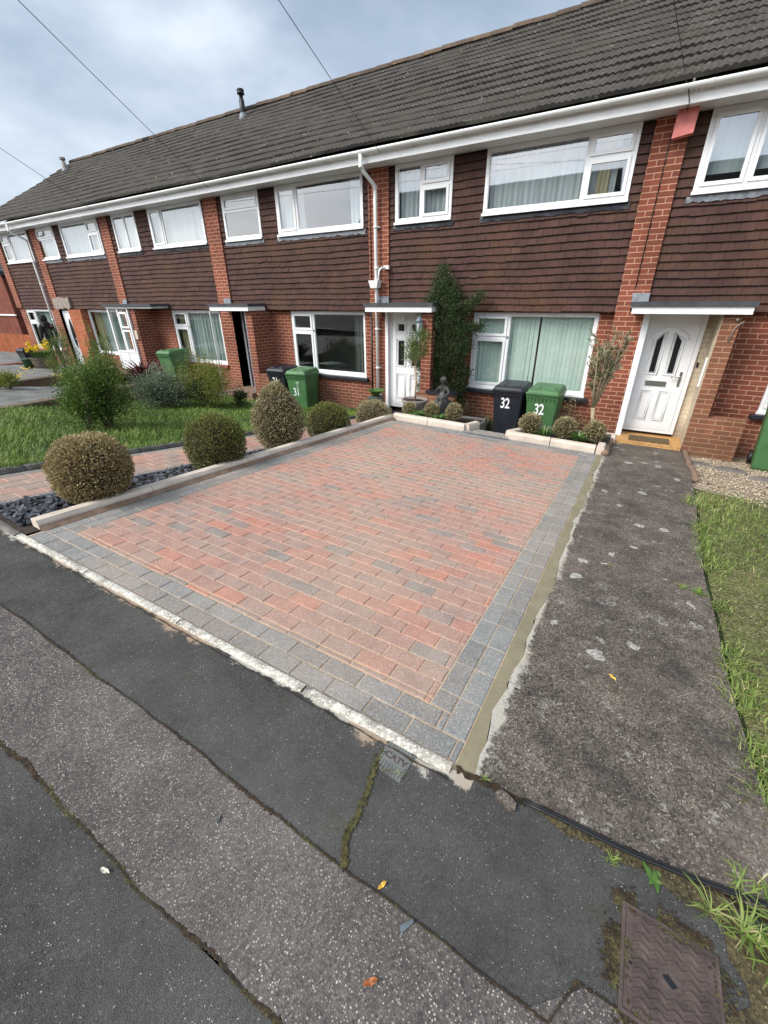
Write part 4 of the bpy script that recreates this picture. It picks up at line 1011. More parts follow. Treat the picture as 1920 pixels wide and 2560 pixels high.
for i in range(12):
    m = MB(); a, b = 1.0+i*.6, 1.0+(i+1)*.6-.008; vs = []; k = 12
    for j in range(k+1):
        y = a+(b-a)*j/k; z = HL(-5.26, y)+.055
        for q in range(7):
            an = pi*q/6; vs.append((-5.262-.033*cos(an), y, z-.03+.03*sin(an)*(1+.12*sin(j*2.2)) if 0 < q < 6 else z-.12))
    m.add(vs, [(j*7+q, j*7+q+1, (j+1)*7+q+1, (j+1)*7+q) for j in range(k) for q in range(6)]+[tuple(reversed(range(7))), tuple(range(k*7, k*7+7))], .5, True)
    obj('edging_stone', m, M['edging'], e4)
# neighbours' forecourts to the left
zone('neighbour_forecourt', -14.25, -9.80, .70, 8.8, HL, M['slab'], .4, -.01)
zone('neighbour_forecourt', -19.4, -14.25, 1.0, 8.8, H29, M['slab'], .4)
zone('neighbour_forecourt', -30, -19.4, 1.0, 12, lambda x, y: -2.25-.1*max(0, y-9), M['slab'], .6)
def low_wall(x, y0, y1, top, label, mat='brick_gy', w=.2, step=None, cop=True):
    t = thing('garden_wall', label, 'wall', (x, (y0+y1)/2, top-.5))
    m = MB(); m.box(x-w/2, x+w/2, y0, y1, top-1.0, top-.05); obj('walling', m, M[mat], t)
    if cop:
        y = y0
        while y < y1-.05:
            ye = min(y+.55, y1); m = MB(); m.bevbox(x-w/2-.03, x+w/2+.03, y+.004, ye-.004, top-.049, top+.004, .01); obj('coping_slab', m, M['wood' if mat == 'brick_gy' else 'brick'], t); y += .55
low_wall(-9.9, 2.75, 7.0, -1.70, 'low weathered garden wall at the far side of the lawn')
low_wall(-9.9, 1.0, 2.74, -1.60, 'short raised length of low wall at the left picture edge by the lawn')
low_wall(-14.3, 4.3, 7.6, -1.86, 'low weathered wall on the far side of the grey forecourt')
low_wall(-14.3, 2.0, 4.29, -1.80, 'short end of low weathered wall at the left picture edge behind the forecourt')
low_wall(-19.3, 5.4, 7.5, -1.93, 'low red brick wall behind the barrel planter', 'brick', .22)
# right garden
zone('front_lawn', .74, 6.0, 1.15, 6.1, HR, M['turf'], .15, -.012, fx0=lambda y: pxr(y)+.004)
zone('gravel_bed', .83, 6.0, 5.6, 8.8, HR, M['gravelbed'], .15, -.006, fx0=lambda y: pxr(y)+.004, fy0=lambda x: 5.55+.25*sin(x*3))
zone('verge', .62, 6.0, .93, 1.2, P1, M['mossb'], .05, -.004, fy0=lambda x: .945, fx0=lambda y: .58)
ky = thing('path_edging', 'mossy curved kerb along the right side of the old concrete path near the door', 'edging', (.86, 7, -2.2))
m = MB(); m.tube([(pxr(y)+.035, y, HP(.8, y)+.005+.012*sin(y*9)) for y in [5.0+.12*i for i in range(26)] if y > 5.9], .036, 8); obj('edging_stone', m, M['haunch'], ky)
ky = thing('path_edging', 'broken stone kerb at the left side of the white porch post', 'edging', (-.2, 7, -2.2))
m = MB(); m.tube([(-.20+.01*sin(y*5), y, HP(-.2, y)+.03) for y in [6.45+.12*i for i in range(14)]], .05, 8); obj('edging_stone', m, M['haunch'], ky)
m = MB(); m.bevbox(-.34, -.13, 7.9, 8.35, -2.6, -2.18, .02); obj('edging_block', m, M['coping'], ky)
n = 6500; X = NP.uniform(.86, 3.2, n); Y = NP.uniform(5.45, 8.7, n)
keep = (Y > 5.75+.35*np.sin(X*3)+NP.randn(n)*.22)&~((X < 1.75)&(Y > 8.05)); X, Y = X[keep], Y[keep]; n = len(X)
Z = np.array([HR(a, b) for a, b in zip(X, Y)]); s = NP.uniform(.008, .019, n)[:, None]
O = np.array([[1,0,0],[0,1,0],[-1,0,0],[0,-1,0],[0,0,.7],[0,0,-.7]], float)
R = NP.uniform(.65, 1.3, (n, 6, 1)); an = NP.uniform(0, 6.28, n); ca, sa = np.cos(an)[:, None], np.sin(an)[:, None]
V = O[None]*R*s[:, :, None]; V = np.stack([V[..., 0]*ca-V[..., 1]*sa, V[..., 0]*sa+V[..., 1]*ca, V[..., 2]], -1)+np.stack([X, Y, Z+.006], 1)[:, None]
F = (np.arange(n)[:, None, None]*6+np.array([[0,1,4],[1,2,4],[2,3,4],[3,0,4],[1,0,5],[2,1,5],[3,2,5],[0,3,5]])[None]).reshape(-1, 3)
o = npmesh('gravel', V.reshape(-1, 3), F, np.repeat(NP.rand(n), 8), M['gravel'], loops=3); tag(o, 'pale stone gravel in front of the right house wall', 'gravel', kind='stuff')
for (x, y, rr, lb) in ((1.0, 7.35, .19, 'round grey stepping slab nearest the path edge'), (1.38, 7.2, .20, 'round grey stepping slab in the middle of the gravel'), (1.72, 6.85, .20, 'round grey stepping slab nearest the right picture edge')):
    t = MB(); t.lathe([(rr, -.02), (rr, .012), (rr*.93, .02)], n=22, sx=1, sy=.8); o = obj('stepping_slab', t, M['stones']); o.location = (x, y, HR(x, y)); tag(o, lb, 'stepping slab', 'round stepping slabs')
# covers in the pavement
def rotz(pts, c, a): return [(c[0]+(p[0]-c[0])*cos(a)-(p[1]-c[1])*sin(a), c[1]+(p[0]-c[0])*sin(a)+(p[1]-c[1])*cos(a)) for p in pts]
cv = thing('access_cover', 'small square grey metal cover marked CATV beside the kerb', 'cover', (-.487, .885, P1(-.487, .893)+.003)); cv.scale = (1.22,)*3; cv.rotation_euler = (.072*-1, .03, radians(-3))
m = MB(); m.box(-.050, .050, -.056, .056, -.02, 0)
for i in range(9):
    for j in range(10):
        x, y = -.044+i*.011, -.0495+j*.011
        if 2.5 < j < 6.5 and 0.5 < i < 7.6: continue
        m.box(x-.0042, x+.0042, y-.0042, y+.0042, .0002, .002)
obj('cover_plate', m, M['steel'], cv, False)
fo_ = text('lettering', 'CATV', .030, M['iron'], cv, .0014, .0006); fo_.location = (0, 0, .0006)
mh = thing('access_cover', 'rusty brown iron cover with zigzag ribs and a keyhole slot', 'cover', (.425, .735, P1(.425, .735)+.002)); mh.rotation_euler = (-.072, .03, radians(0))
m = MB(); W_, D_ = .118, .128
hole = [(-.016, .004), (-.004, .012), (.016, -.002), (.004, -.012)]
m.ring(-W_, W_, -D_, D_, .012, -.02, .0)  # placeholder ring laid flat below
m = MB(); m.box(-W_, W_, -D_, D_, -.02, 0)
pitch = .021
for i in range(-6, 7):
    for j in range(-6, 6):
        # interlocking zigzag bars
        x = i*pitch*.92; y = j*pitch
        up = (i % 2 == 0)
        a = (x-.0095, y+(-.006 if up else .006)); b = (x+.0095, y+(.006 if up else -.006))
        if abs(a[0]) > W_-.012 or abs(b[0]) > W_-.012 or max(abs(a[1]), abs(b[1])) > D_-.012: continue
        if abs(x) < .03 and abs(y) < .022: continue
        m.add([(a[0], a[1]-.0042, .0002), (b[0], b[1]-.0042, .0002), (b[0], b[1]+.0042, .0002), (a[0], a[1]+.0042, .0002), (a[0], a[1]-.003, .0034), (b[0], b[1]-.003, .0034), (b[0], b[1]+.003, .0034), (a[0], a[1]+.003, .0034)], [(4,5,6,7), (0,1,5,4), (2,3,7,6), (3,0,4,7), (1,2,6,5)])
for (a, b, c, d) in ((-W_, W_, -D_, -D_+.009), (-W_, W_, D_-.009, D_), (-W_, -W_+.009, -D_+.009, D_-.009), (W_-.009, W_, -D_+.009, D_-.009)): m.box(a, b, c, d, .0003, .0036)
obj('cover_plate', m, M['iron'], mh, False)
m = MB(); m.add([(x*1.15, y*1.15, .0012) for x, y in hole], [(0,3,2,1)]); obj('keyhole', m, M['black'], mh, False)
for (cx, cy, w, d, s_, mt) in ((.425, .735, .125, .135, 21, 'moss'), (-.487, .893, .056, .062, 22, 'moss'), (.425, .735, .135, .145, 27, 'mossb')):
    m = MB(); r = random.Random(s_)
    for i in range(2400 if w > .1 else 500):
        t = r.random()*4; k = int(t); f = t-k; g = r.gauss(-.002, (.006+.010*abs(sin(t*4))) if w > .1 else .004)
        if k in (1, 2) and r.random() < .75 or sin(t*9+s_)+r.random() < .2: continue
        x, y = [(-w+2*w*f, d+g), (w+g, d-2*d*f), (w-2*w*f, -d+g), (-w+g, -d+2*d*f)][k]; x += cx; y += cy; s = r.uniform(.002, .0048); z = P1(x, y)+.004
        m.add([(x+s*cos(q*pi/3), y+s*sin(q*pi/3), z) for q in range(6)]+[(x, y, z+s*.5)], [(q, (q+1) % 6, 6) for q in range(6)], .5, True)
    struct(obj('moss', m, M[mt]), 'stuff')
zone('mossy_dirt', .56, 1.5, .30, 1.0, P1, M['mossdirt'], .04, .0035, fx0=lambda y: .565+.03*sin(y*17)+.02*sin(y*41))
zone('mossy_dirt', .0, .60, .955, 1.02, P1, M['mossdirt'], .02, .003, fy0=lambda x: .985+.04*x-.022*max(0, x)*4+.008*sin(x*37)-.01*sin(x*13), fy1=lambda x: 1.0+.07*(x+.1)-.012)
# telecom cable lying in the joint at the foot of the path
m = MB(); pts = [(-.02, .985), (.05, .992), (.15, 1.0), (.25, 1.005), (.34, 1.012), (.45, 1.03), (.58, 1.055), (.75, 1.09), (.95, 1.12), (1.3, 1.15)]
m.tube([(x, y, P1(x, y)+.012) for x, y in pts], .0055, 8); m.tube([(x, y+.010, P1(x, y)+.010) for x, y in pts], .0042, 8)
tag(obj('cable', m, M['cable']), 'black cable lying in the gap at the foot of the old concrete path', 'cable')
strip('surface_joint', [(-.27+.01*i, 1.0+.07*(-.17+.01*i)-.012+.004*sin(i)) for i in range(110)], .022, 'mossb', .002, h=P1)
m = MB(); pts = rotz([(-.05,-.018),(-.03,-.028),(.0,-.024),(.035,-.03),(.055,-.012),(.04,.016),(.0,.022),(-.04,.014)], (0,0), -.35); m.prismz([(x*.8-.075, y*.8+.965) for x, y in pts], -1.63, P1(-.09, .965)+.014); tag(obj('concrete_chunk', m, M['path']), 'broken grey concrete chunk lying at the corner of path and pavement', 'concrete chunk')
# litter: leaves, petal, slate pieces, twigs
def litter(name, x, y, pts, mat, label, cat, h=P1, rz=0., curl=.006, s=1.):
    m = MB(); n = len(pts); vs = [(px*s, py*s, .004+curl*(1 if i % 2 else .2)) for i, (px, py) in enumerate(pts)]; vs.append((0, 0, .003))
    m.add(vs, [(i, (i+1) % n, n) for i in range(n)]); o = obj(name, m, M[mat], None); o.location = (x, y, h(x, y)+.001); o.rotation_euler = (0, 0, rz); tag(o, label, cat)
lf = [(-.03,0),(-.018,.008),(0,.011),(.018,.008),(.032,0),(.018,-.008),(0,-.011),(-.018,-.008)]
from_px = None
litter('fallen_leaf', -.326, .513, lf, 'yleaf', 'small yellow leaf near the moss joint on the pavement', 'leaf', rz=1.2, s=.55)
litter('fallen_leaf', .0, 0, lf, 'oleaf', 'curled orange brown leaf on the chipped strip near the bottom edge', 'leaf', rz=.8, s=.7)
bpy.data.objects['fallen_leaf.001'].location = (-.248, .323, P1(-.248, .323)+.004)
litter('petal', -1.051, .107, lf, 'pleaf', 'single pale petal on the dark asphalt at lower left', 'petal', rz=.2, s=.6)
litter('fallen_leaf', .214, 1.834, lf, 'yleaf', 'tan feathery leaf on the old concrete path', 'leaf', h=HP, rz=-.7, s=.8)
litter('slate_piece', -.221, .471, [(-.03,-.008),(.025,-.010),(.032,.002),(-.022,.010)], 'slatec', 'grey slate sliver lying across the moss joint', 'slate piece', rz=1.1, s=.75)
litter('slate_piece', -.881, .379, [(-.02,-.003),(.018,-.004),(.02,.003),(-.018,.004)], 'slatec', 'thin grey slate sliver alone on the chipped strip', 'slate piece', rz=-.9, s=.7)
# ------------------------------------------------------------------ plants
def box_ball(label, loc, r, h, mat, n, L=.020, egg=0., seed=1, twigs=0, group='clipped box balls beside the driveway', flat=.0, top_mat=None):
    t = thing('box_topiary', label, 'shrub', loc, group)
    D = sph(n); z = D[:, 2]
    rr = np.ones(n)
    if egg:
        rr = np.where(z > 0, 1-egg*np.abs(z)**1.3, 1-.12*z**2)
    ph = np.random.RandomState(seed).rand(9)*6.28
    lump = 1+.030*np.sin(2.3*D[:, 0]+ph[5]+2.9*D[:, 1])*np.sin(2.1*z+ph[6])+.035*np.sin(5*D[:, 0]+ph[0])*np.sin(6*D[:, 1]+ph[1])+.018*np.sin(11*D[:, 2]+ph[2]+4*D[:, 0])+.012*np.sin(17*D[:, 1]+ph[3]+9*z)
    depth = NP.rand(n)
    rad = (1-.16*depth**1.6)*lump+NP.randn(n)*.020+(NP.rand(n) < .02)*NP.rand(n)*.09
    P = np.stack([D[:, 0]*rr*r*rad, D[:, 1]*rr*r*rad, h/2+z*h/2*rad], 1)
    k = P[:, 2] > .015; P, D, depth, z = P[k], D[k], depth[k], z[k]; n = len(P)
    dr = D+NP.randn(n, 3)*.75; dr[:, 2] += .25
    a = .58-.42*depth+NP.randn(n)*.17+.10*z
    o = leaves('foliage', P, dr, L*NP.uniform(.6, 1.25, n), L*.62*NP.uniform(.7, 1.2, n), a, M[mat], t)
    if top_mat:
        k2 = (z > .55)|((D[:, 0] > .4)&(z > .15)); k2 = k2 & (NP.rand(n) < .6)
        leaves('new_growth', P[k2]+D[k2]*.008, dr[k2], L*NP.uniform(.6, 1.2, k2.sum()), L*.6, .45+NP.randn(k2.sum())*.2, M[top_mat], t)
    if twigs:
        Dt = sph(twigs); Dt[:, 2] = np.abs(Dt[:, 2]*1.0)*np.sign(Dt[:, 2]+.35); Pt = np.stack([Dt[:, 0]*r*.80, Dt[:, 1]*r*.80, h/2+Dt[:, 2]*h/2*.80], 1)
        Pt[:, 2] = np.maximum(Pt[:, 2], .02)
        leaves('twigs', Pt, Dt+NP.randn(twigs, 3)*.28, r*NP.uniform(.12, .25, twigs), .006, NP.rand(twigs)*.7+.2, M['box_brown'], t, bend=.1)
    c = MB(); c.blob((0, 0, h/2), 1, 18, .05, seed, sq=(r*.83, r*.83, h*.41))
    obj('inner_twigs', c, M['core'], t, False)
    s = MB(); s.tube([(0, 0, -.08), (.01, 0, h*.2)], [.03, .02], 7); obj('trunk', s, M['bark'], t, False)
    return t
def at(x, y, h): return (x, y, h(x, y))
box_ball('large bronze brown clipped box ball nearest the street', at(-3.90, 1.62, HL), .315, .60, 'box_brown', 15000, .020, seed=1, twigs=2600)
box_ball('dark green clipped box ball with yellow green cap, second from the street', at(-3.93, 2.92, HL), .325, .64, 'box_green', 14000, .019, seed=2, top_mat='box_lime')
box_ball('tall egg shaped pale box topiary between two rounder ones', at(-4.02, 4.02, HL), .34, .96, 'box_pale', 13000, .023, egg=.42, seed=3)
box_ball('green clipped box ball with lime top just behind the egg shaped one', at(-4.02, 5.08, HL), .335, .62, 'box_green', 9000, .022, seed=4, top_mat='box_lime')
box_ball('olive brown clipped box ball nearest the house door', at(-3.98, 6.35, HL), .33, .60, 'box_pale', 8000, .022, seed=5)
sb = [((-3.58, 6.98), .125, .25, 'box_pale', 'small pale box ball beside the round stone pot at the left end of its bed'), ((-3.13, 6.98), .135, .30, 'box_pale', 'small tufty box ball in the middle of the left bed'), ((-2.69, 6.96), .14, .34, 'box_pale', 'small tufty box ball at the right end of the left bed'),
      ((-1.36, 6.92), .165, .32, 'box_pale', 'small box ball in front of the gap between the bins'), ((-.83, 6.92), .165, .33, 'box_pale', 'small box ball at the right of the green bin'), ((-.41, 6.92), .155, .31, 'box_pale', 'small box ball at the foot of the olive tree')]
for i, ((x, y), r, h, mt, lb) in enumerate(sb): box_ball(lb, (x, y, -1.98), r, h, mt, 2600, .024, seed=20+i, group='small box balls in the planting beds', twigs=250)

def bush(name, label, cat, loc, w, d, h, n, L, mat, nc=14, seed=1, spread=.16, stems=9, core=None, z0=.06, W=.5, shoots=0, shape=None, group=None, upz=.3):
    R = np.random.RandomState(seed); t = thing(name, label, cat, loc, group)
    c = []
    while len(c) < nc:
        p = R.uniform(-1, 1, 3)
        if np.dot(p, p) > 1 or np.dot(p, p) < .12: continue
        c.append((p[0]*w/2*.82, p[1]*d/2*.82, h*(.52+.43*p[2])))
    if shape: c = [tuple(q) for q in shape]
    c = np.array(c); idx = R.randint(0, len(c), n); sz = R.uniform(.7, 1.3, len(c))[idx]*spread
    P = c[idx]+R.randn(n, 3)*sz[:, None]*np.array([1, 1, .8])
    dst = np.linalg.norm(R.randn(n, 3), axis=1); P = P[P[:, 2] > z0]; n = len(P); idx = idx[:n]
    D = P-np.array([0, 0, h*.35]); D = D/np.linalg.norm(D, axis=1)[:, None]+R.randn(n, 3)*.6; D[:, 2] += upz
    cv = R.rand(len(c)); a = .38+.22*(P[:, 2]/h)+R.randn(n)*.17+.10*(cv[R.randint(0, len(c), n)]-.5)
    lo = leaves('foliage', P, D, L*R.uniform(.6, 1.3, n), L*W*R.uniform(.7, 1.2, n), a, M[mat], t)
    s = MB()
    for k in range(min(stems, len(c))):
        q = c[k]; s.tube([(q[0]*.08, q[1]*.08, -.05), (q[0]*.35, q[1]*.35, q[2]*.45), (q[0]*.85, q[1]*.85, q[2]*.95)], [.014, .009, .004], 5)
    tips = []
    for k in range(shoots):
        x, y = R.uniform(-w*.32, w*.32), R.uniform(-d*.3, d*.3); hh = h*R.uniform(.85, 1.0)+R.uniform(.10, .42)*(1 if k else 1.6)
        s.tube([(x*.4, y*.4, h*.3), (x*.9, y, h*.8), (x*1.1, y, hh)], [.010, .006, .002], 5); m_ = 90
        tt = R.rand(m_); Q = np.stack([x*(.9+.2*tt)+R.randn(m_)*.022, y+R.randn(m_)*.022, h*.75+(hh-h*.75)*tt], 1); tips.append(Q)
    if tips:
        Q = np.concatenate(tips); dq = R.randn(len(Q), 3)*.7; dq[:, 2] += .6
        leaves('shoot_leaves', Q, dq, L*.9, L*.42, .55+R.randn(len(Q))*.2, M[mat], t)
    if s.v: obj('stem', s, M['bark'], t, False)
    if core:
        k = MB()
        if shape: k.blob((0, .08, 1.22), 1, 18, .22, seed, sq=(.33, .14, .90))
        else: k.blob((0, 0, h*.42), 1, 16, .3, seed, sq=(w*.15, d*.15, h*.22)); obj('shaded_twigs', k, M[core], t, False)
    return t
bush('garden_bush', 'tall dark green bush with long upright shoots standing in the lawn', 'bush', at(-6.95, 3.35, HL), .95, .85, 1.15, 15000, .034, 'bushg', nc=26, seed=3, spread=.11, core='core_g', shoots=12, stems=12)
bush('garden_bush', 'bright green glossy low growth in front of the tall dark bush', 'bush', at(-6.86, 3.02, HL), .62, .4, .60, 2200, .040, 'bushg', nc=12, seed=8, spread=.09, shoots=3)
bush('garden_bush', 'small upright bush behind the tall one with bare topped shoots', 'bush', at(-8.1, 4.0, HL), .7, .6, .95, 3000, .028, 'bushy', nc=14, seed=9, spread=.12, shoots=7)
bush('garden_bush', 'grey green silvery leaved bush between the tall bush and the yellow green one', 'bush', at(-8.75, 5.35, HL), 1.2, .9, .74, 9000, .044, 'bushs', nc=22, seed=4, spread=.14, core='core_g', shoots=2)
bush('garden_bush', 'yellow green feathery bush at the lawn edge before the open porch', 'bush', at(-8.32, 6.15, HL), 1.45, 1.1, .98, 13000, .034, 'bushy', nc=26, seed=5, spread=.14, core='core_g', shoots=4)
bush('garden_plant', 'small dark leaved plant in the lawn near the brick wing wall', 'plant', at(-7.95, 6.75, HL), .42, .4, .36, 1100, .045, 'ever', nc=8, seed=6, spread=.07)
bush('garden_plant', 'low yellow green plant in front of the far grey forecourt', 'plant', at(-13.6, 4.5, lambda x, y: -1.95), .95, .6, .38, 2200, .045, 'bushy', nc=12, seed=7, spread=.09)
bush('garden_bush', 'slim brown green shrub beside the barrel planter', 'bush', (-15.3, 6.3, -1.95), .35, .3, .55, 1400, .025, 'bushy', nc=9, seed=12, spread=.07)
bush('garden_bush', 'straggly bush with thin shoots below the oval glass door', 'bush', (-15.2, 6.6, -1.95), 1.1, .7, 1.0, 2600, .030, 'bushg', nc=16, seed=13, spread=.11, shoots=7)
bush('garden_bush', 'bushy clump under the green curtained window left of the red plant', 'bush', (-12.6, 6.4, -2.1), 1.2, .8, .85, 3600, .032, 'bushy', nc=18, seed=15, spread=.12, shoots=3)
def strap(name, label, cat, loc, n, L, W, mat, up=.9, droop=.6, group=None, parts='leaves', spread=.05, a0=.5):
    t = thing(name, label, cat, loc, group); R = NP
    an = R.uniform(0, 6.28, n); e = R.uniform(.25, 1.1, n)
    D = np.stack([np.cos(an)*e, np.sin(an)*e, np.full(n, up)+R.rand(n)*.5], 1)
    P = np.stack([np.cos(an)*spread*R.rand(n), np.sin(an)*spread*R.rand(n), np.zeros(n)], 1)
    blades(parts, P, D, L*R.uniform(.6, 1.1, n), W, a0+R.randn(n)*.25, M[mat], t, droop); return t
strap('cordyline', 'spiky burgundy strap leaved plant beside the green bin under the ruched window', 'plant', (-10.2, 6.0, -1.86), 240, .85, .040, 'redl', .75, .45)
for i, (x, y, lb) in enumerate([(-3.40, 6.75, 'clump of green strap leaves at the left end of the statue bed'), (-3.28, 6.9, 'green strap leaves in front of the round stone pot'), (-2.93, 6.78, 'green strap leaves between the two right hand small box balls of the left bed'), (-1.10, 6.80, 'green strap leaves between the first two box balls of the right bed'), (-.60, 6.76, 'broad green strap leaves between the last two box balls of the right bed')]):
    strap('bulb_plant', lb, 'plant', (x, y, -1.98), 55, .24, .020, 'blade', .9, .7, 'bulb leaves in the planting beds')
strap('bulb_plant', 'dark grassy clump growing beyond the end of the left bed', 'plant', (-2.45, 8.25, -2.42), 120, .46, .014, 'ever', .9, .8)
strap('bulb_plant', 'green strap leaves beneath the yellow flowers on the far wall', 'plant', (-13.0, 5.5, -1.98), 60, .25, .02, 'blade')
# climber beside the door
cl = []
R = np.random.RandomState(2)
for k in range(260):
    z = R.uniform(-2.15, .25); w = float(np.interp(z, [-2.2, -1.6, -1.1, -.7, -.3, .0, .25], [.26, .34, .42, .40, .30, .15, .05])); cx = -3.56-.03*(z+1)
    cl.append((cx+3.5+R.uniform(-w, w)*1.25, R.uniform(-.20, .06), z+2.42))
for z in np.linspace(-.15, .48, 12): cl.append((-.14+R.uniform(-.05, .05)-.03*z, -.03, z+2.42))
for k in range(10): cl.append((.08+.06*k, -.06, 1.95+.055*k)); 
for k in range(7): cl.append((.30+.06*k, -.05, 1.80+.02*k))
bush('climbing_shrub', 'dark evergreen climber trained up the wall between white door and window', 'climber', (-3.5, 8.42, -2.42), 1., .4, 2.4, 75000, .034, 'ever', nc=1, seed=2, spread=.072, stems=40, shape=cl, z0=.1, upz=.1, core='core_g')
bush('climbing_shrub', 'reddish leaved climber low on the wall right of the statue', 'climber', (-3.22, 8.40, -2.42), .5, .3, 1.0, 1900, .030, 'box_brown', nc=14, seed=33, spread=.08)
bush('potted_shrub', 'red stemmed twiggy shrub against the wall right of the green bin', 'shrub', (-.95, 8.1, -2.42), .75, .4, .9, 500, .028, 'box_brown', nc=22, seed=14, spread=.06, stems=22)
# standard tree in the round pot
t = thing('potted_tree', 'slim standard tree with feathery olive crown in round stone pot by the white door', 'tree', (-3.66, 7.35, -2.03))
p = MB(); p.lathe([(.17, 0), (.235, .22), (.262, .27), (.262, .29), (.225, .29), (.215, .24)], n=26, cap=False); obj('pot', p, M['potg'], t, False)
p = MB(); p.lathe([(.22, .245), (.01, .25)], n=20); obj('soil', p, M['soil'], t, False)
p = MB(); p.tube([(0, 0, .2), (.02, 0, .6), (-.01, .01, .92)], [.022, .018, .018], 8)
R = np.random.RandomState(5); ends = []
for k in range(26):
    a = k*2.4; e = (.20*R.uniform(.5, 1.1)); q = (e*cos(a), e*sin(a), .95+R.uniform(.02, .52)); ends.append(q); p.tube([(-.01, .01, .9), (q[0]*.4, q[1]*.4, .93+(q[2]-.93)*.45), q], [.011, .007, .003], 5)
obj('trunk', p, M['barkp'], t, False)
E_ = np.array(ends); n = 2600; idx = R.randint(0, len(E_), n); P = E_[idx]+R.randn(n, 3)*.05; D = R.randn(n, 3)*.6+(P-[0, 0, 1.0]); leaves('crown', P, D, .034, .012, .40+R.randn(n)*.22, M['bushg'], t)
# olive tree
t = thing('olive_tree', 'small olive tree with pale narrow leaves at the right end of the planting bed', 'tree', (-.50, 7.15, -2.0))
p = MB(); p.tube([(0, 0, -.05), (.02, 0, .25), (-.02, 0, .48)], [.036, .030, .030], 8); R = np.random.RandomState(9)
tw = []
for k in range(13):
    a = k*2.2; e = R.uniform(.10, .32); top = (e*cos(a), e*sin(a)*.8, R.uniform(.90, 1.58)); mid = (top[0]*.55+R.uniform(-.03, .03), top[1]*.5, .48+(top[2]-.48)*.5)
    p.tube([(-.02, 0, .45), mid, top], [.018, .010, .003], 6)
    for j in range(10):
        f = R.uniform(.15, 1.0); b = (mid[0]+(top[0]-mid[0])*f, mid[1]+(top[1]-mid[1])*f, mid[2]+(top[2]-mid[2])*f) if R.rand() > .3 else mid
        e2 = (b[0]+R.uniform(-.13, .13), b[1]+R.uniform(-.13, .13), b[2]+R.uniform(.03, .20)); p.tube([b, e2], [.005, .002], 4); tw.append((b, e2))
obj('trunk', p, M['barkp'], t, False)
Ps, Ds = [], []
for b, e2 in tw:
    b, e2 = np.array(b), np.array(e2); m_ = 26; f = R.rand(m_)[:, None]; Ps.append(b+(e2-b)*f); d = (e2-b)/np.linalg.norm(e2-b); Ds.append(d+R.randn(m_, 3)*.55)
P, D = np.concatenate(Ps), np.concatenate(Ds); leaves('crown', P, D, .055*R.uniform(.6, 1.2, len(P)), .013, .5+R.randn(len(P))*.24, M['olive'], t, bend=.15)
# pots left of the white door
t = thing('potted_plant', 'spiky green plant in grey pot left of the white door', 'potted plant', (-4.98, 8.05, -2.36)); p = MB(); p.bevbox(-.13, .13, -.13, .13, 0, .42, .01); obj('pot', p, M['potd'], t, False)
R = NP; n = 160; an = R.uniform(0, 6.28, n); blades('leaves', np.stack([np.cos(an)*.06, np.sin(an)*.06, np.full(n, .42)], 1), np.stack([np.cos(an)*.6, np.sin(an)*.6, np.full(n, .9)], 1), .24, .018, .5+R.randn(n)*.2, M['blade'], t)
bush('potted_plant', 'bright green fluffy conifer ball in front of the grey pot by the door', 'potted plant', (-4.98, 7.7, -2.36), .36, .34, .46, 2600, .028, 'bushg', nc=10, seed=19, spread=.08, core='core_g')
# barrel and bucket and flowers
def barrel(loc, label):
    t = thing('barrel_planter', label, 'planter', loc); b = MB(); n = 22
    for k in range(n):
        a0, a1 = 2*pi*k/n+.012, 2*pi*(k+1)/n-.012; vs = []
        for r_, z in ((.30, 0), (.36, .2), (.385, .38)):
            for a in (a0, a1):
                vs.append((r_*cos(a), r_*sin(a), z))
            for a in (a0, a1): vs.append(((r_-.03)*cos(a), (r_-.03)*sin(a), z))
        b.add(vs, [(0,1,5,4),(4,5,9,8),(3,2,6,7),(7,6,10,11),(8,9,11,10)], rnd.random())
    obj('stave', b, M['wood'], t, False)
    h = MB()
    for z, r_ in ((.06, .325), (.31, .382)): h.lathe([(r_, z), (r_+.004, z+.03)], n=24, cap=False)
    obj('hoop', h, M['potd'], t, False)
    s = MB(); s.lathe([(.35, .34), (.01, .36)], n=18); obj('soil', s, M['soil'], t, False)
    n = 260; an = NP.uniform(0, 6.28, n); rr = .28*np.sqrt(NP.rand(n)); P = np.stack([np.cos(an)*rr, np.sin(an)*rr, np.full(n, .35)], 1)
    blades('leaves', P, np.stack([np.cos(an)*.35, np.sin(an)*.35, np.full(n, 1.)], 1), .30, .022, .5+NP.randn(n)*.2, M['blade'], t)
    f = 900; cc = np.stack([NP.uniform(-.42, .34, 16), NP.uniform(-.3, .3, 16), NP.uniform(.60, .85, 16)], 1); P = cc[NP.randint(0, 16, f)]+NP.randn(f, 3)*.028
    leaves('flowers', P, NP.randn(f, 3), .05, .03, NP.rand(f), M['yellow'], t); return t
barrel((-17.35, 6.95, -2.02), 'half barrel planter full of yellow daffodils before the far house')
t = MB(); t.lathe([(.12, 0), (.16, .30), (.175, .31), (.165, .32)], n=18); o = obj('bucket', t, M['bindg']); o.location = (-17.55, 6.55, -1.98); tag(o, 'dark green bucket standing left of the barrel planter', 'bucket')
t = MB(); t.tube([(-17.5+.22*cos(a*.5), 6.42+.10*sin(a*.5), -1.93+.02*sin(a)) for a in range(26)], .014, 6); tag(obj('garden_hose', t, M['yleaf']), 'loop of yellow hose on the ground beside the bucket', 'hose')
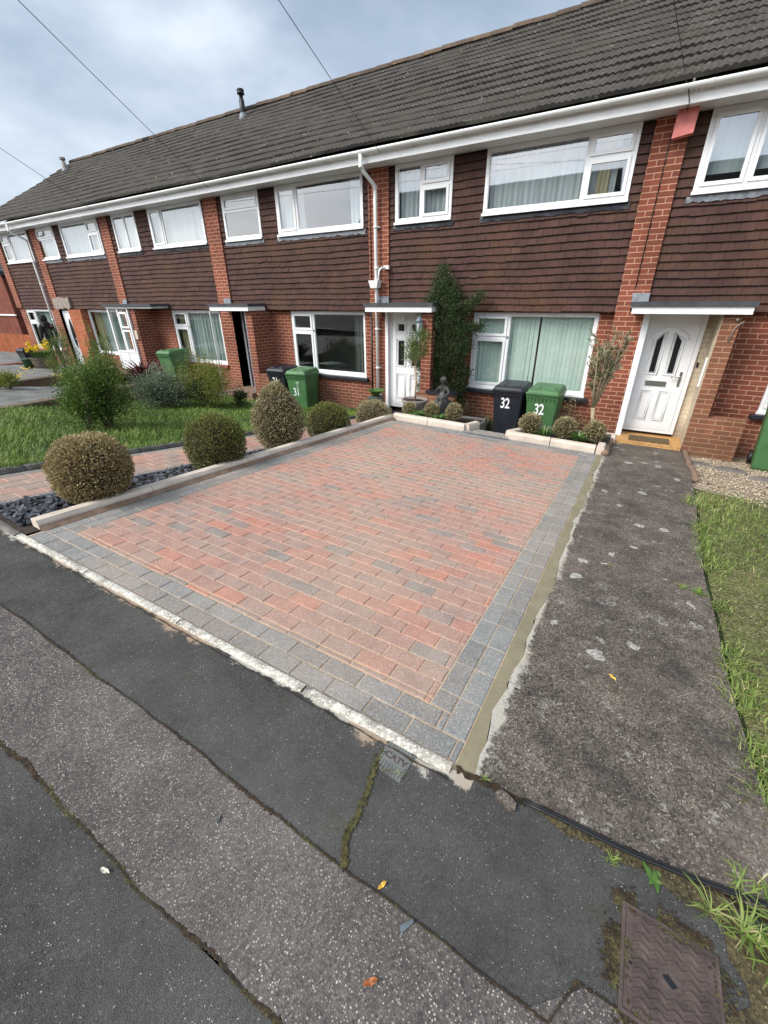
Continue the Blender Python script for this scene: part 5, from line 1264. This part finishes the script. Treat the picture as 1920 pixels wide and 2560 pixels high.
for (x, y, z, lb, k) in ((-13.0, 5.5, -1.72, 'few small yellow flowers above the far low wall', 50), (-12.9, 4.6, -1.55, 'pale yellow blooms in the low yellow green plant', 30)):
    P = np.array([x, y, z])+NP.randn(k, 3)*[.16, .1, .05]; tag(leaves('flower_cluster', P, NP.randn(k, 3), .04, .03, NP.rand(k), M['yellow']), lb, 'flowers', kind='stuff')
# grass
def grass(name, label, x0, x1, y0, y1, n, h, L, W, mat, excl=None, lean=.5, patch=None):
    X = NP.uniform(x0, x1, n); Y = NP.uniform(y0, y1, n)
    k = np.ones(n, bool)
    if excl is not None: k &= ~excl(X, Y)
    X, Y = X[k], Y[k]; n = len(X); Z = np.array([h(a, b) for a, b in zip(X, Y)])
    cl = .5+.5*np.sin(X*2.3+Y*1.1)*np.sin(Y*2.9-X*.7); an = NP.uniform(0, 6.28, n)
    D = np.stack([np.cos(an)*lean*NP.rand(n)*1.5, np.sin(an)*lean*NP.rand(n)*1.5, np.ones(n)], 1)
    a = .32+.32*cl+NP.randn(n)*.2; a = np.where(NP.rand(n) < .035, .98, a)
    o = blades(name, np.stack([X, Y, Z-.005], 1), D, L*NP.uniform(.5, 1.2, n)*(.65+.6*cl), W*NP.uniform(.7, 1.3, n), a, M[mat]); tag(o, label, 'grass', kind='stuff'); return o
grass('grass', 'long lush green grass of the lawn left of the block path', -9.78, -5.30, 1.0, 8.6, 62000, HL, .115, .0065, 'grass')
grass('grass', 'overhanging tufts of grass along the near lawn edge', -5.42, -5.26, 1.0, 8.3, 3500, HL, .12, .006, 'grass', lean=.9)
ex = lambda X, Y: ((np.sin(X*5.1+Y*2.3)*np.sin(Y*4.2-X*1.7)+.35*np.sin(X*17+Y*13) > .28)&(NP.rand(len(X)) < .9))|(Y > 5.3+.35*np.sin(X*3)+NP.randn(len(X))*.22)
struct(zone('moss_patches', .75, 6.0, 1.2, 5.6, HR, M['mossgrass'], .2, .001, None, fx0=lambda y: pxr(y)+.03), 'stuff')
grass('grass', 'mossy rough grass to the right of the old concrete path', .74, 3.0, 1.12, 6.3, 23000, HR, .055, .0042, 'grass_dry', ex, lean=1.2)
grass('grass', 'longer bright grass patch before the gravel on the right', .86, 2.6, 3.6, 5.9, 6500, HR, .075, .005, 'grass_dry', lambda X, Y: (Y > 5.5+NP.randn(len(X))*.2), lean=.9)
grass('grass', 'grass blades spilling over the right edge of the concrete path', .70, .84, 1.3, 5.2, 2600, HR, .085, .005, 'grass_dry', lambda X, Y: np.sin(Y*3.7)+np.sin(Y*9.1) < -.2, lean=1.3)
X_ = .62; 
grass('grass', 'weedy grass in the corner beyond the iron cover', .60, 1.6, .93, 1.15, 900, P1, .07, .005, 'grass_dry', lean=1.5)
def weed(x, y, n, L, lb, W=.006, mat='grass', up=.5, h=P1):
    t = thing('weed', lb, 'weed', at(x, y, h), 'weeds growing from the joints'); an = NP.uniform(0, 6.28, n); blades('leaves', NP.randn(n, 3)*[.006, .006, 0], np.stack([np.cos(an), np.sin(an), up+NP.rand(n)*.5], 1), L*NP.uniform(.5, 1.1, n), W, .6+NP.randn(n)*.2, M[mat], t, .7)
weed(.268, .965, 26, .034, 'small grass tuft growing against the black cable', .0025, 'grass_dry')
weed(.395, .975, 8, .042, 'flat broad leaved green weed beside the cable', .017, 'blade', .12)
weed(.62, .965, 34, .105, 'long grass tuft at the lower right picture edge', .005, 'grass_dry')
weed(.535, .975, 18, .085, 'pale thin grass tuft left of the long tuft', .004, 'grass_dry')
weed(.68, .93, 24, .10, 'grass tuft nearest the right picture edge above the iron cover', .005, 'grass')
weed(-.165, 1.0, 22, .022, 'tiny moss and grass tuft at the foot of the cement strip', .002, 'grass_dry')
weed(.12, 3.05, 12, .02, 'tiny weed in the middle of the concrete path', .003, 'grass', h=HP)
weed(-.455, .84, 16, .018, 'tiny weed at the corner of the small metal cover', .003, 'grass_dry')
weed(.66, 3.0, 40, .075, 'patch of weed creeping across the concrete path edge', .004, 'grass', .35, HP)
weed(.57, 3.02, 26, .055, 'thin tongue of weed reaching into the concrete path', .004, 'grass_dry', .3, HP)
hz = MB(); hz.tube([(1.25+.04*i, 4.35-.03*i-.02*sin(i), HR(1.3, 4.3)+.05+.02*cos(i*1.2)) for i in range(9)], .009, 6); tag(obj('garden_hose', hz, M['slatec']), 'short length of teal hose lying in the grass at the right', 'hose')
# ------------------------------------------------------------------ bins
def rrect(w, d, r, yc=0., k=3):
    pts = []
    for cx, cy, a0 in ((w/2-r, d/2-r, 0), (-w/2+r, d/2-r, pi/2), (-w/2+r, -d/2+r, pi), (w/2-r, -d/2+r, 3*pi/2)):
        for i in range(k+1): a = a0+pi/2*i/k; pts.append((cx+r*cos(a), cy+r*sin(a)+yc))
    return pts
def loft(m, secs, a=.5, cap=True):
    n = len(secs[0][1]); vs = [(x, y, z+(zz(x, y) if zz else 0)) for z, s, zz in secs for x, y in s]
    m.add(vs, [(i*n+k, i*n+(k+1) % n, (i+1)*n+(k+1) % n, (i+1)*n+k) for i in range(len(secs)-1) for k in range(n)]+([tuple(reversed(range(n))), tuple(range((len(secs)-1)*n, len(secs)*n))] if cap else []), a)
def number(par, txt, loc, size, mat='white', sx=.68, tilt=0., rx=pi/2, off=.0035):
    o = text('number', txt, size, M[mat], par, .0015, off*size/.2, .95)
    o.location = loc; o.rotation_euler = (rx, tilt, 0); o.scale = (sx, 1, 1); return o
def wheelie(label, loc, mat, txt=None, rz=0., h=1.02, crest=False, group='wheelie bins outside the terrace', nh=.66, lidmat=None):
    t = thing('wheelie_bin', label, 'wheelie bin', loc, group, rz); M_ = M[mat]; s = h/1.02
    b = MB(); taper = [(.06, .42, .46, -.01), (.10, .435, .50, -.01), (.55, .50, .585, 0), (.90, .545, .655, .0), (.905, .565, .68, 0), (.955, .57, .69, 0), (.957, .555, .67, 0)]
    loft(b, [(z*s, rrect(w, d, .035, yc), None) for z, w, d, yc in taper])
    for x in (-.20, .20): b.box(x-.012, x+.012, .20, .30, .06*s, .72*s)
    for k in range(9): b.box(-.255+.0635*k-.008, -.255+.0635*k+.008, -.347, -.335, .86*s, .903*s)
    obj('body', b, M_, t, False)
    l = MB(); lw, ld = .585, .72
    def crown(x, y): return 0
    secs = [(.960*s, rrect(lw, ld, .04, -.01), None), (.985*s, rrect(lw, ld, .04, -.01), None), (.992*s, rrect(lw-.03, ld-.03, .035, -.01), None), (1.0*s, rrect(lw-.06, ld-.07, .035, .0), lambda x, y: .035+.02*y), (1.02*s, rrect(lw-.11, ld-.13, .04, .0), lambda x, y: .04+.03*y)]
    loft(l, secs)
    for x in (-.13, .13): l.bevbox(x-.055, x+.055, -.27, -.06, 1.02*s, 1.066*s, .01)
    l.tube([(-.20, .385, .99*s), (.20, .385, .99*s)], .016, 8); l.box(-.205, -.18, .33, .385, .97*s, 1.0*s); l.box(.18, .205, .33, .385, .97*s, 1.0*s)
    obj('lid', l, M[lidmat or mat], t, False)
    hd = MB(); hd.tube([(-.24, .39, .93*s), (.24, .39, .93*s)], .016, 8)
    for x in (-.24, 0, .24): hd.box(x-.012, x+.012, .33, .39, .915*s, .945*s)
    obj('handle', hd, M_, t, False)
    for x in (-.235, .235):
        w = MB(); w.tube([(x-.028, .265, .10), (x+.028, .265, .10)], .10, 20); obj('wheel', w, M['black'], t, False)
    ax = MB(); ax.tube([(-.26, .265, .10), (.26, .265, .10)], .012, 8); obj('axle', ax, M['chrome'], t, False)
    if txt: number(t, txt, (-.03, -(.285+.05*(nh-.55)/.35)-.0125, nh*s+.02), .265, rx=pi/2+.095)
    if crest:
        c = MB(); c.lathe([(.001, 0), (.045, 0)], n=10, cap=False)
        e = MB()
        for (x, z, w, hh) in ((.03, .78, .10, .05), (.03, .74, .05, .03), (.03, .70, .07, .022), (.03, .67, .02, .03), (.03, .62, .09, .012), (.03, .60, .06, .012), (-.01, .66, .02, .012), (.07, .66, .02, .012)):
            e.prism([(x-w/2, z-hh/2), (x+w/2, z-hh/2), (x+w*.35, z+hh/2), (x-w*.35, z+hh/2)], -.334+(z-.9)*-.1-.004, -.331+(z-.9)*-.1+.01)
        obj('printed_emblem', e, M['paleprint'], t, False)
    return t
wheelie('black wheelie bin numbered 32 in front of the blinds window', (-2.02, 8.18, -2.50), 'binblk', '32', 0.0, nh=.72)
wheelie('green wheelie bin numbered 32 right of the black one', (-1.40, 8.15, -2.50), 'bingrn', '32', 0.0, nh=.68)
wheelie('green wheelie bin numbered 31 on the lawn under the dark window', (-7.20, 8.22, -2.58), 'bingrn', '31', .16, nh=.52, crest=True)
b31 = wheelie('black wheelie bin numbered 31 half hidden behind the green one', (-8.02, 8.42, -2.60), 'binblk', '31', .10, nh=.70)
wheelie('green wheelie bin under the ruched curtain window beside the burgundy plant', (-12.2, 8.22, -2.36), 'bingrn', None, .1)
wheelie('dark blue black wheelie bin by the orange fence far left', (-23.4, 8.9, -2.85), 'binblk', None, .1)
wheelie('green wheelie bin cut by the right picture edge on the gravel', (1.93, 7.85, -2.33), 'bingrn', None, -.15)
# ------------------------------------------------------------------ small things by the doors
def mat_(name, label, x0, x1, y0, y1, z, mt):
    m = MB(); m.bevbox(x0, x1, y0, y1, z, z+.018, .004); tag(obj(name, m, M[mt]), label, 'doormat')
mat_('doormat', 'dark brown doormat lying on the tan step of the arched glass door', .06, .66, 8.12, 8.42, -2.204, 'mat')
mat_('doormat', 'orange coir doormat in front of the white door with square panes', -4.75, -4.15, 7.55, 8.0, HL(-4.5, 7.8)+.004, 'mat_t')
t = thing('wall_lantern', 'blue grey lantern hanging beside the climber above the white door', 'lantern', (-3.93, 8.0, -.62))
m = MB(); m.lathe([(.05, .0), (.055, .02), (.02, .03)], n=6); m.lathe([(.085, .20), (.06, .25), (.015, .30)], n=6)
for k in range(6): a = k*pi/3; m.tube([(.055*cos(a), .055*sin(a), .02), (.078*cos(a), .078*sin(a), .20)], .006, 5)
m.tube([(0, 0, .30), (0, .05, .36), (0, .12, .33)], .008, 6); obj('lantern_frame', m, M['lantern'], t, False)
m = MB(); m.lathe([(.048, .02), (.070, .20)], n=6, cap=False); obj('lantern_pane', m, M['net'], t, False)
t = thing('satellite_bracket', 'small grey metal bracket clamped under the gutter by the pink alarm box', 'bracket', (-.20, 8.1, 2.25))
m = MB(); m.tube([(0, -.02, 0), (.03, -.01, .05), (-.03, 0, .06), (0, -.02, 0)], .006, 5); m.tube([(-.05, -.06, .13), (-.05, .0, .13)], .014, 8); obj('clamp', m, M['potg'], t, False)
# low brick pier right of the statue
t = thing('garden_wall', 'low brick wall with dark coping behind the statue beside the white door', 'wall', (-3.5, 8.0, -2.4)); m = MB(); m.box(-3.93, -3.10, 7.96, 8.12, -2.7, -1.74); obj('walling', m, M['brick_old'], t); m = MB(); m.box(-3.72, -3.08, 7.93, 8.15, -1.739, -1.69); obj('coping_slab', m, M['sill_d'], t)
# ------------------------------------------------------------------ skinned figures
def skin(name, J, E_, mat, parent, sub=2, root=0):
    me = bpy.data.meshes.new(name); me.from_pydata([j[:3] for j in J], E_, []); o = bpy.data.objects.new(name, me); C.objects.link(o); o.parent = parent
    md = o.modifiers.new('skin', 'SKIN'); md.use_smooth_shade = True; md.branch_smoothing = .6
    for i, j in enumerate(J):
        r = j[3]; me.skin_vertices[0].data[i].radius = (r, j[4] if len(j) > 4 else r)
    me.skin_vertices[0].data[root].use_root = True
    s = o.modifiers.new('sub', 'SUBSURF'); s.levels = sub; s.render_levels = sub
    me.materials.append(mat); return o
# statue: a girl seated on a rock, hand to her shoulder
t = thing('garden_statue', 'dark bronze statue of a seated girl on a rock beside the climber', 'statue', (-3.20, 7.62, -2.05))
J = [(0, 0, .30, .085, .075), (0, .01, .40, .070, .06), (.0, .02, .50, .078, .058), (0, .01, .585, .030), (0, -.01, .64, .052, .056), (0, -.012, .70, .045, .05),
     (.075, .01, .53, .030), (.13, -.02, .43, .024), (.08, -.10, .36, .019), (.02, -.14, .34, .015),
     (-.075, .01, .53, .030), (-.12, -.05, .44, .024), (-.06, -.09, .52, .019), (-.01, -.085, .56, .016),
     (.05, -.08, .29, .060), (.06, -.22, .29, .048), (.06, -.23, .14, .034), (.06, -.23, .05, .024), (.06, -.29, .03, .018),
     (-.05, -.08, .29, .060), (-.04, -.20, .31, .048), (-.05, -.19, .16, .034), (-.08, -.17, .06, .024), (-.09, -.23, .04, .018)]
E_ = [(0,1),(1,2),(2,3),(3,4),(4,5),(2,6),(6,7),(7,8),(8,9),(2,10),(10,11),(11,12),(12,13),(0,14),(14,15),(15,16),(16,17),(17,18),(0,19),(19,20),(20,21),(21,22),(22,23)]
body = skin('figure', J, E_, M['bronze'], t)
m = MB(); m.blob((0, .01, .665), .068, 16, .10, 3, sq=(1, 1, 1.0)); m.blob((0, .05, .645), .048, 12, .12, 4); m.blob((.05, .02, .62), .03, 10, .15, 5)
obj('hair', m, M['bronze'], body, False)
m = MB(); m.tube([(-.018, -.062, .668), (-.018, -.064, .668)], .005, 6); m.tube([(.018, -.062, .668), (.018, -.064, .668)], .005, 6); m.tube([(0, -.058, .665), (0, -.072, .648)], .008, 6); obj('face', m, M['bronze'], body, False)
m = MB(); vs = []; n = 28
for i, (r1, r2, z, yc) in enumerate([(.085, .07, .40, 0), (.12, .12, .32, -.02), (.14, .20, .27, -.08), (.135, .22, .18, -.10), (.15, .21, .10, -.10)]):
    for k in range(n):
        a = 2*pi*k/n; f = 1+.09*sin(7*a+i)*(i/4.); vs.append((r1*f*cos(a), yc+r2*f*sin(a), z+.012*sin(5*a)*(i/4.)))
m.add(vs, [(i*n+k, i*n+(k+1) % n, (i+1)*n+(k+1) % n, (i+1)*n+k) for i in range(4) for k in range(n)], .5, True); obj('dress', m, M['bronze'], body, False)
m = MB(); m.blob((.02, .02, .13), .24, 18, .20, 7, sq=(1.15, .9, .62)); m.blob((.16, -.03, .10), .13, 14, .22, 8, sq=(1.2, 1, .6)); m.blob((-.14, -.02, .02), .14, 14, .2, 9, sq=(1, 1, .7)); m.lathe([(.20, -.36), (.19, -.05), (.23, .02)], n=16); obj('rock', m, M['bronze'], t, False)
# person in black hooded jacket
t = thing('person', 'person in black hooded jacket standing before the far left house, facing left', 'person', (-19.0, 8.05, -2.17), None, 0.)
J = [(0, 0, .93, .15, .12), (-.01, 0, 1.10, .14, .11), (-.02, 0, 1.28, .16, .12), (-.02, 0, 1.42, .10, .09), (-.05, 0, 1.50, .055), (-.08, 0, 1.58, .085, .075), (-.08, 0, 1.67, .075, .07),
     (-.02, -.17, 1.38, .062), (.03, -.23, 1.13, .050), (-.06, -.22, .93, .040), (-.10, -.21, .86, .030, .018),
     (-.02, .17, 1.38, .062), (.03, .23, 1.13, .050), (-.06, .22, .93, .040), (-.10, .21, .86, .030, .018),
     (.0, -.09, .85, .095), (-.04, -.10, .48, .065), (.02, -.10, .09, .045), (-.10, -.10, .04, .035),
     (.02, .09, .85, .095), (.04, .10, .48, .065), (.10, .10, .09, .045), (-.02, .10, .04, .035)]
E_ = [(0,1),(1,2),(2,3),(3,4),(4,5),(5,6),(3,7),(7,8),(8,9),(9,10),(3,11),(11,12),(12,13),(13,14),(0,15),(15,16),(16,17),(17,18),(0,19),(19,20),(20,21),(21,22)]
for s in (-1, 1):
    for k, (dx, dz) in enumerate(((-.05, -.05), (-.03, -.085), (-.01, -.095), (.01, -.085))):
        b = len(J); y = .21*s+(.015-.01*k)*1; J.append((-.10+dx*.5, y, .86+dz*.5-.01, .010)); J.append((-.10+dx, y, .86+dz, .008)); E_ += [(10 if s < 0 else 14, b), (b, b+1)]
    b = len(J); J.append((-.125, .21*s-.03*s, .845, .010)); J.append((-.135, .21*s-.04*s, .81, .009)); E_ += [(10 if s < 0 else 14, b), (b, b+1)]
body = skin('body', J, E_, M['skin'], t)
m = MB()
m.tube([(-.155, -.03, 1.615), (-.158, -.03, 1.615)], .010, 6); m.tube([(-.155, .03, 1.615), (-.158, .03, 1.615)], .010, 6); m.tube([(-.16, 0, 1.615), (-.185, 0, 1.585)], [.008, .014], 6); m.tube([(-.157, -.025, 1.548), (-.157, .025, 1.548)], .006, 6)
m.tube([(-.08, -.078, 1.60), (-.085, -.088, 1.61)], .018, 6); m.tube([(-.08, .078, 1.60), (-.085, .088, 1.61)], .018, 6); obj('face', m, M['skin'], body, False)
Jc = [(0, 0, .86, .17, .14), (-.01, 0, 1.08, .155, .13), (-.02, 0, 1.28, .175, .14), (-.02, 0, 1.42, .115, .10), (-.02, -.18, 1.38, .076), (.03, -.24, 1.13, .064), (-.06, -.23, .92, .048), (-.02, .18, 1.38, .076), (.03, .24, 1.13, .064), (-.06, .23, .92, .048)]
skin('jacket', Jc, [(0,1),(1,2),(2,3),(3,4),(4,5),(5,6),(3,7),(7,8),(8,9)], M['hood'], body)
Jt = [(0, 0, .93, .15, .13), (.0, -.09, .85, .105), (-.04, -.10, .48, .078), (.02, -.10, .12, .062), (.02, .09, .85, .105), (.04, .10, .48, .078), (.10, .10, .12, .062)]
skin('trousers', Jt, [(0,1),(1,2),(2,3),(0,4),(4,5),(5,6)], M['jeans'], body)
m = MB(); m.blob((-.045, 0, 1.625), .125, 18, .04, 2, sq=(1, .95, 1.12)); m.blob((.02, 0, 1.46), .12, 14, .08, 3, sq=(.9, 1.1, .7))
# hood: open towards the face
keep = [i for i, f in enumerate(m.f) if not (np.mean([m.v[q][0] for q in f]) < -.115 and 1.52 < np.mean([m.v[q][2] for q in f]) < 1.70)]
m.f = [m.f[i] for i in keep]; m.a = [m.a[i] for i in keep]; m.sm = [m.sm[i] for i in keep]; obj('hood', m, M['hood'], body, False)
m = MB()
for y in (-.10, .10): m.blob((-.06 if y < 0 else .02, y, .045), .05, 12, .05, 1, sq=(2.6, 1., .9))
obj('shoes', m, M['black'], body, False)
# ------------------------------------------------------------------ far left: fence, neighbouring gable
t = thing('panel_fence', 'orange stained timber fence beyond the far end of the terrace', 'fence', (-28, 10.5, -3)); m = MB(); r = random.Random(3)
for i in range(70): x = -34.5+i*.16; m.box(x, x+.152, 10.5+r.uniform(0, .012), 10.52, -3.2, -1.47+r.uniform(-.01, .01), r.random())
obj('boards', m, M['fence'], t)
t = thing('gable_house', 'dark red brick gable house beyond the far end of the terrace', 'house', (-36, 14, -3)); m = MB(); m.box(-46, -31.45, 12, 18, -3.2, 1.4); m.prism([(-46, 1.4), (-31.45, 1.4), (-38.7, 4.2)], 12.001, 17.99); obj('wall', m, M['brick_dk'], t)
m = MB(); m.box(-46, -31.3, 11.93, 11.998, -.70, -.62); obj('string_course', m, M['fascia'], t); m = MB(); m.box(-34.6, -34.2, 11.9, 11.997, -1.05+.1, -.7); obj('vent_box', m, M['fascia'], t)
m = MB(); m.prism([(-46.3, 1.3), (-46.3, 1.5), (-38.7, 4.5), (-31.2, 1.5), (-31.2, 1.3), (-38.7, 4.3)], 11.8, 18.1); obj('roof', m, M['felt'], t)
t = thing('garden_wall', 'distant low red brick wall in front of the orange fence', 'wall', (-26, 9.6, -2.9)); m = MB(); m.box(-30, -22.3, 9.6, 9.8, -3.2, -2.45); obj('walling', m, M['brick'], t)
P = sph(5200); P = P*[5.5, 2.5, 2.1]*(1+.25*np.sin(P[:, :1]*9))+np.array([-29.5, 24, -.6])
t = thing('distant_tree', 'dark green tree far beyond the end of the terrace', 'tree', (-29.5, 24, -3)); leaves('crown', P-np.array([-29.5, 24, -3]), sph(5200), .30, .2, .4+NP.randn(5200)*.2, M['ever'], t); m = MB(); m.tube([(0, 0, -.2), (.1, 0, 2.4)], [.25, .12], 8); obj('trunk', m, M['bark'], t, False)
# ------------------------------------------------------------------ houses across the street (they show as reflections in the panes)
for i, (x0, lb) in enumerate(((-24, 'brick house across the street, leftmost'), (-13.5, 'brick house across the street, middle left'), (-3, 'brick house across the street, middle right'), (7.5, 'brick house across the street, rightmost'))):
    t = thing('opposite_house', lb, 'house', (x0+4.5, -20, -1.5), 'houses across the street'); z0 = P1(0, -12)-.3-.03*x0; dz = (-x0-5)*.03
    m = MB(); m.box(x0, x0+9, -26, -18, z0, 3.6+dz); obj('wall', m, M['brick'], t)
    m = MB(); m.add([(x0-.3, -17.6, 3.5+dz), (x0+9.3, -17.6, 3.5+dz), (x0+9.3, -22, 7.5+dz), (x0-.3, -22, 7.5+dz), (x0-.3, -26.4, 3.5+dz), (x0+9.3, -26.4, 3.5+dz)], [(0,1,2,3), (3,2,5,4), (0,3,4), (1,5,2)]); obj('roof', m, M['opp_roof'], t)
    for (wx, wz) in ((1, .9), (5.6, .9), (1, -1.0), (5.6, -1.0)):
        m = MB(); m.ring(x0+wx, x0+wx+2.2, wz+dz-.2, wz+dz+.9, .07, -17.98, -17.92); wo = obj('window', m, M['upvc'], t); m = MB(); m.quad((x0+wx, -17.97, wz+dz-.2), (x0+wx, -17.97, wz+dz+.9), (x0+wx+2.2, -17.97, wz+dz+.9), (x0+wx+2.2, -17.97, wz+dz-.2)); obj('pane', m, M['glass_dk'], wo)
t = thing('street_tree', 'bare twiggy tree across the street', 'tree', (-13.8, -15.5, P1(-13.8, -12)))
m = MB(); R = random.Random(5)
def limb(p, d, L, r, k):
    q = p+d*L; m.tube([p, p+d*L*.5+Vector((R.uniform(-1, 1), R.uniform(-1, 1), 0))*L*.05, q], [r, r*.8, r*.6], 5, False)
    if k:
        for _ in range(3): limb(q, (d+Vector((R.uniform(-1, 1), R.uniform(-1, 1), R.uniform(-.3, .6)))*.6).normalized(), L*.72, r*.55, k-1)
limb(Vector((0, 0, -.2)), Vector((0, 0, 1)), 2.4, .14, 5); obj('trunk', m, M['bark'], t, False)
t = thing('parked_car', 'silver grey hatchback parked on the street behind the viewer', 'car', (-9.5, -4.4, P1(-9.5, -4.4)), None, 0.)
b = MB(); prof = [(-2.0, .30), (-2.05, .55), (-1.95, .82), (-1.1, .98), (-.55, 1.36), (.2, 1.46), (1.1, 1.42), (1.75, 1.05), (2.0, .9), (2.02, .4), (1.9, .28)]
b.prism(prof, -.82, .82); obj('body', b, M['chrome'] if False else m_plain('silver_car_paint', (.45,.46,.47), .25, .05), t, False)
g = MB()
for s in (-1, 1): g.prism([(-1.0, .98), (-.52, 1.30), (.2, 1.39), (1.05, 1.36), (1.55, 1.02)], s*.825-.004, s*.825+.004)
obj('side_glass', g, M['glass_dk'], t, False)
for x in (-1.25, 1.25):
    for s in (-1, 1):
        w = MB(); w.tube([(x, s*.70, .31), (x, s*.86, .31)], .31, 22); wo = obj('wheel', w, M['black'], t, False); w = MB(); w.tube([(x, s*.85, .31), (x, s*.875, .31)], .19, 16); obj('rim', w, M['chrome'], wo, False)
for s in (-1, 1): w = MB(); w.box(-2.06, -1.9, s*.6-.16, s*.6+.16, .62, .76); obj('headlight', w, M['upvc'], t, False)
# ------------------------------------------------------------------ overhead wires and their pole
t = thing('telegraph_pole', 'timber telegraph pole on the street behind the viewer', 'pole', (-1.6, -8.05, -1.6)); m = MB(); m.tube([(0, 0, -.3), (0, 0, 7.5)], [.14, .10], 10); obj('pole', m, M['bark'], t, False)
def wire(a, b, label, sag=.05, r=.004):
    pts = [(a[0]+(b[0]-a[0])*k/30, a[1]+(b[1]-a[1])*k/30, a[2]+(b[2]-a[2])*k/30-sag*4*(k/30)*(1-k/30)) for k in range(31)]
    m = MB(); m.tube(pts, r, 6); tag(obj('overhead_wire', m, M['wire']), label, 'wire', 'overhead telephone wires')
wire((-4.82, 8.1, 2.27), (-1.59, -8, 5.25), 'overhead wire running down to the eaves beside the white downpipe')
wire((-9.35, 8.1, 2.25), (-1.38, -8, 5.95), 'long overhead wire crossing the sky at upper left', .05, .0045)
wire((-14.22, 8.1, 2.3), (-2.2, -8, 5.45), 'overhead wire reaching the far left roof', .05, .005)
wire((-.33, 8.0, 2.36), (-2.9, -8, 5.3), 'overhead wire clamped to the gutter near the pink box', .03, .004)
m = MB(); m.tube([(-.31, 8.02, 2.36), (-.25, 8.13, 2.20), (-.26, 8.40, 2.17), (-.36, YP-.012, 2.10), (-.383, YP-.008, 1.9), (-.385, YP-.008, 0.1)], .007, 6); obj('wall_cable', m, M['cable'], HS[33])
# ------------------------------------------------------------------ light, sky, camera
w = bpy.data.worlds.new('World'); S.world = w; w.use_nodes = True; nt = w.node_tree; nt.nodes.clear()
tc = nd(nt, 'ShaderNodeTexCoord').outputs['Generated']
sky = nd(nt, 'ShaderNodeTexSky', None, sky_type='NISHITA', sun_disc=False, sun_elevation=radians(42), sun_rotation=radians(215), air_density=1.2, dust_density=2., ozone_density=1.)
mp = nd(nt, 'ShaderNodeMapping', {'Vector': tc, 'Scale': (1.0, 1.0, 2.2), 'Location': (.35, .1, .2)}).outputs[0]
n1 = noise(nt, mp, 1.9, 5, .52); n2 = noise(nt, mp, 5.2, 5, .55)
nn = mth(nt, 'ADD', mth(nt, 'MULTIPLY', n1, .78), mth(nt, 'MULTIPLY', n2, .22))
sep = nd(nt, 'ShaderNodeSeparateXYZ', {'Vector': tc}).outputs
hor = ramp(nt, sep[2], [(0., 1.), (.28, .45), (.6, 0.)])
west = mth(nt, 'MULTIPLY', mth(nt, 'ADD', mth(nt, 'MULTIPLY', sep[0], -1.), 0., True), .55)
f = mth(nt, 'ADD', nn, mth(nt, 'MULTIPLY', mth(nt, 'MULTIPLY', hor, west), .32))
cloud = ramp(nt, f, [(.38, (2.25, 2.85, 3.7)), (.50, (3.2, 3.85, 4.75)), (.60, (4.6, 5.2, 6.0)), (.74, (7.0, 7.5, 8.1))])
col = mix(nt, .86, sky.outputs[0], cloud)
back = mix(nt, mth(nt, 'MULTIPLY', sep[1], -1.0, True), (1, 1, 1), (4.2, 3.9, 3.6))  # unseen sky behind the camera made brighter and warmer, added as soft fill
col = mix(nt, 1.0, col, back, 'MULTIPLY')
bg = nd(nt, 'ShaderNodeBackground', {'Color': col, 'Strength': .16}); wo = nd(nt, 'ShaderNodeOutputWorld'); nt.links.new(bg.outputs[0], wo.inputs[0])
sun = bpy.data.lights.new('Sun', 'SUN'); sun.energy = 3.9; sun.angle = radians(30); sun.color = (1, .96, .90); so = bpy.data.objects.new('Sun', sun); C.objects.link(so)
el, az = radians(42), radians(215); dv = Vector((sin(az)*cos(el), cos(az)*cos(el), sin(el))); so.rotation_euler = dv.to_track_quat('Z', 'Y').to_euler()
yaw, pitch, roll = -0.5375, -0.4727, -0.0103
fw = Vector((sin(yaw)*cos(pitch), cos(yaw)*cos(pitch), sin(pitch))); rt = Vector((cos(yaw), -sin(yaw), 0)); up = rt.cross(fw)
r2 = rt*cos(roll)+up*sin(roll); u2 = r2.cross(fw)
cam = bpy.data.cameras.new('Camera'); co = bpy.data.objects.new('Camera', cam); C.objects.link(co)
co.matrix_world = Matrix(((r2.x, u2.x, -fw.x, 0), (r2.y, u2.y, -fw.y, 0), (r2.z, u2.z, -fw.z, 0), (0, 0, 0, 1)))
cam.sensor_fit = 'HORIZONTAL'; cam.sensor_width = 36; cam.lens = 1045/1920*36; cam.clip_start = .05; cam.clip_end = 3000
S.camera = co
S.view_settings.view_transform = 'Standard'; S.view_settings.look = 'None'; S.view_settings.exposure = 0
S.render.engine = 'CYCLES'; S.cycles.max_bounces = 6; S.cycles.transparent_max_bounces = 12
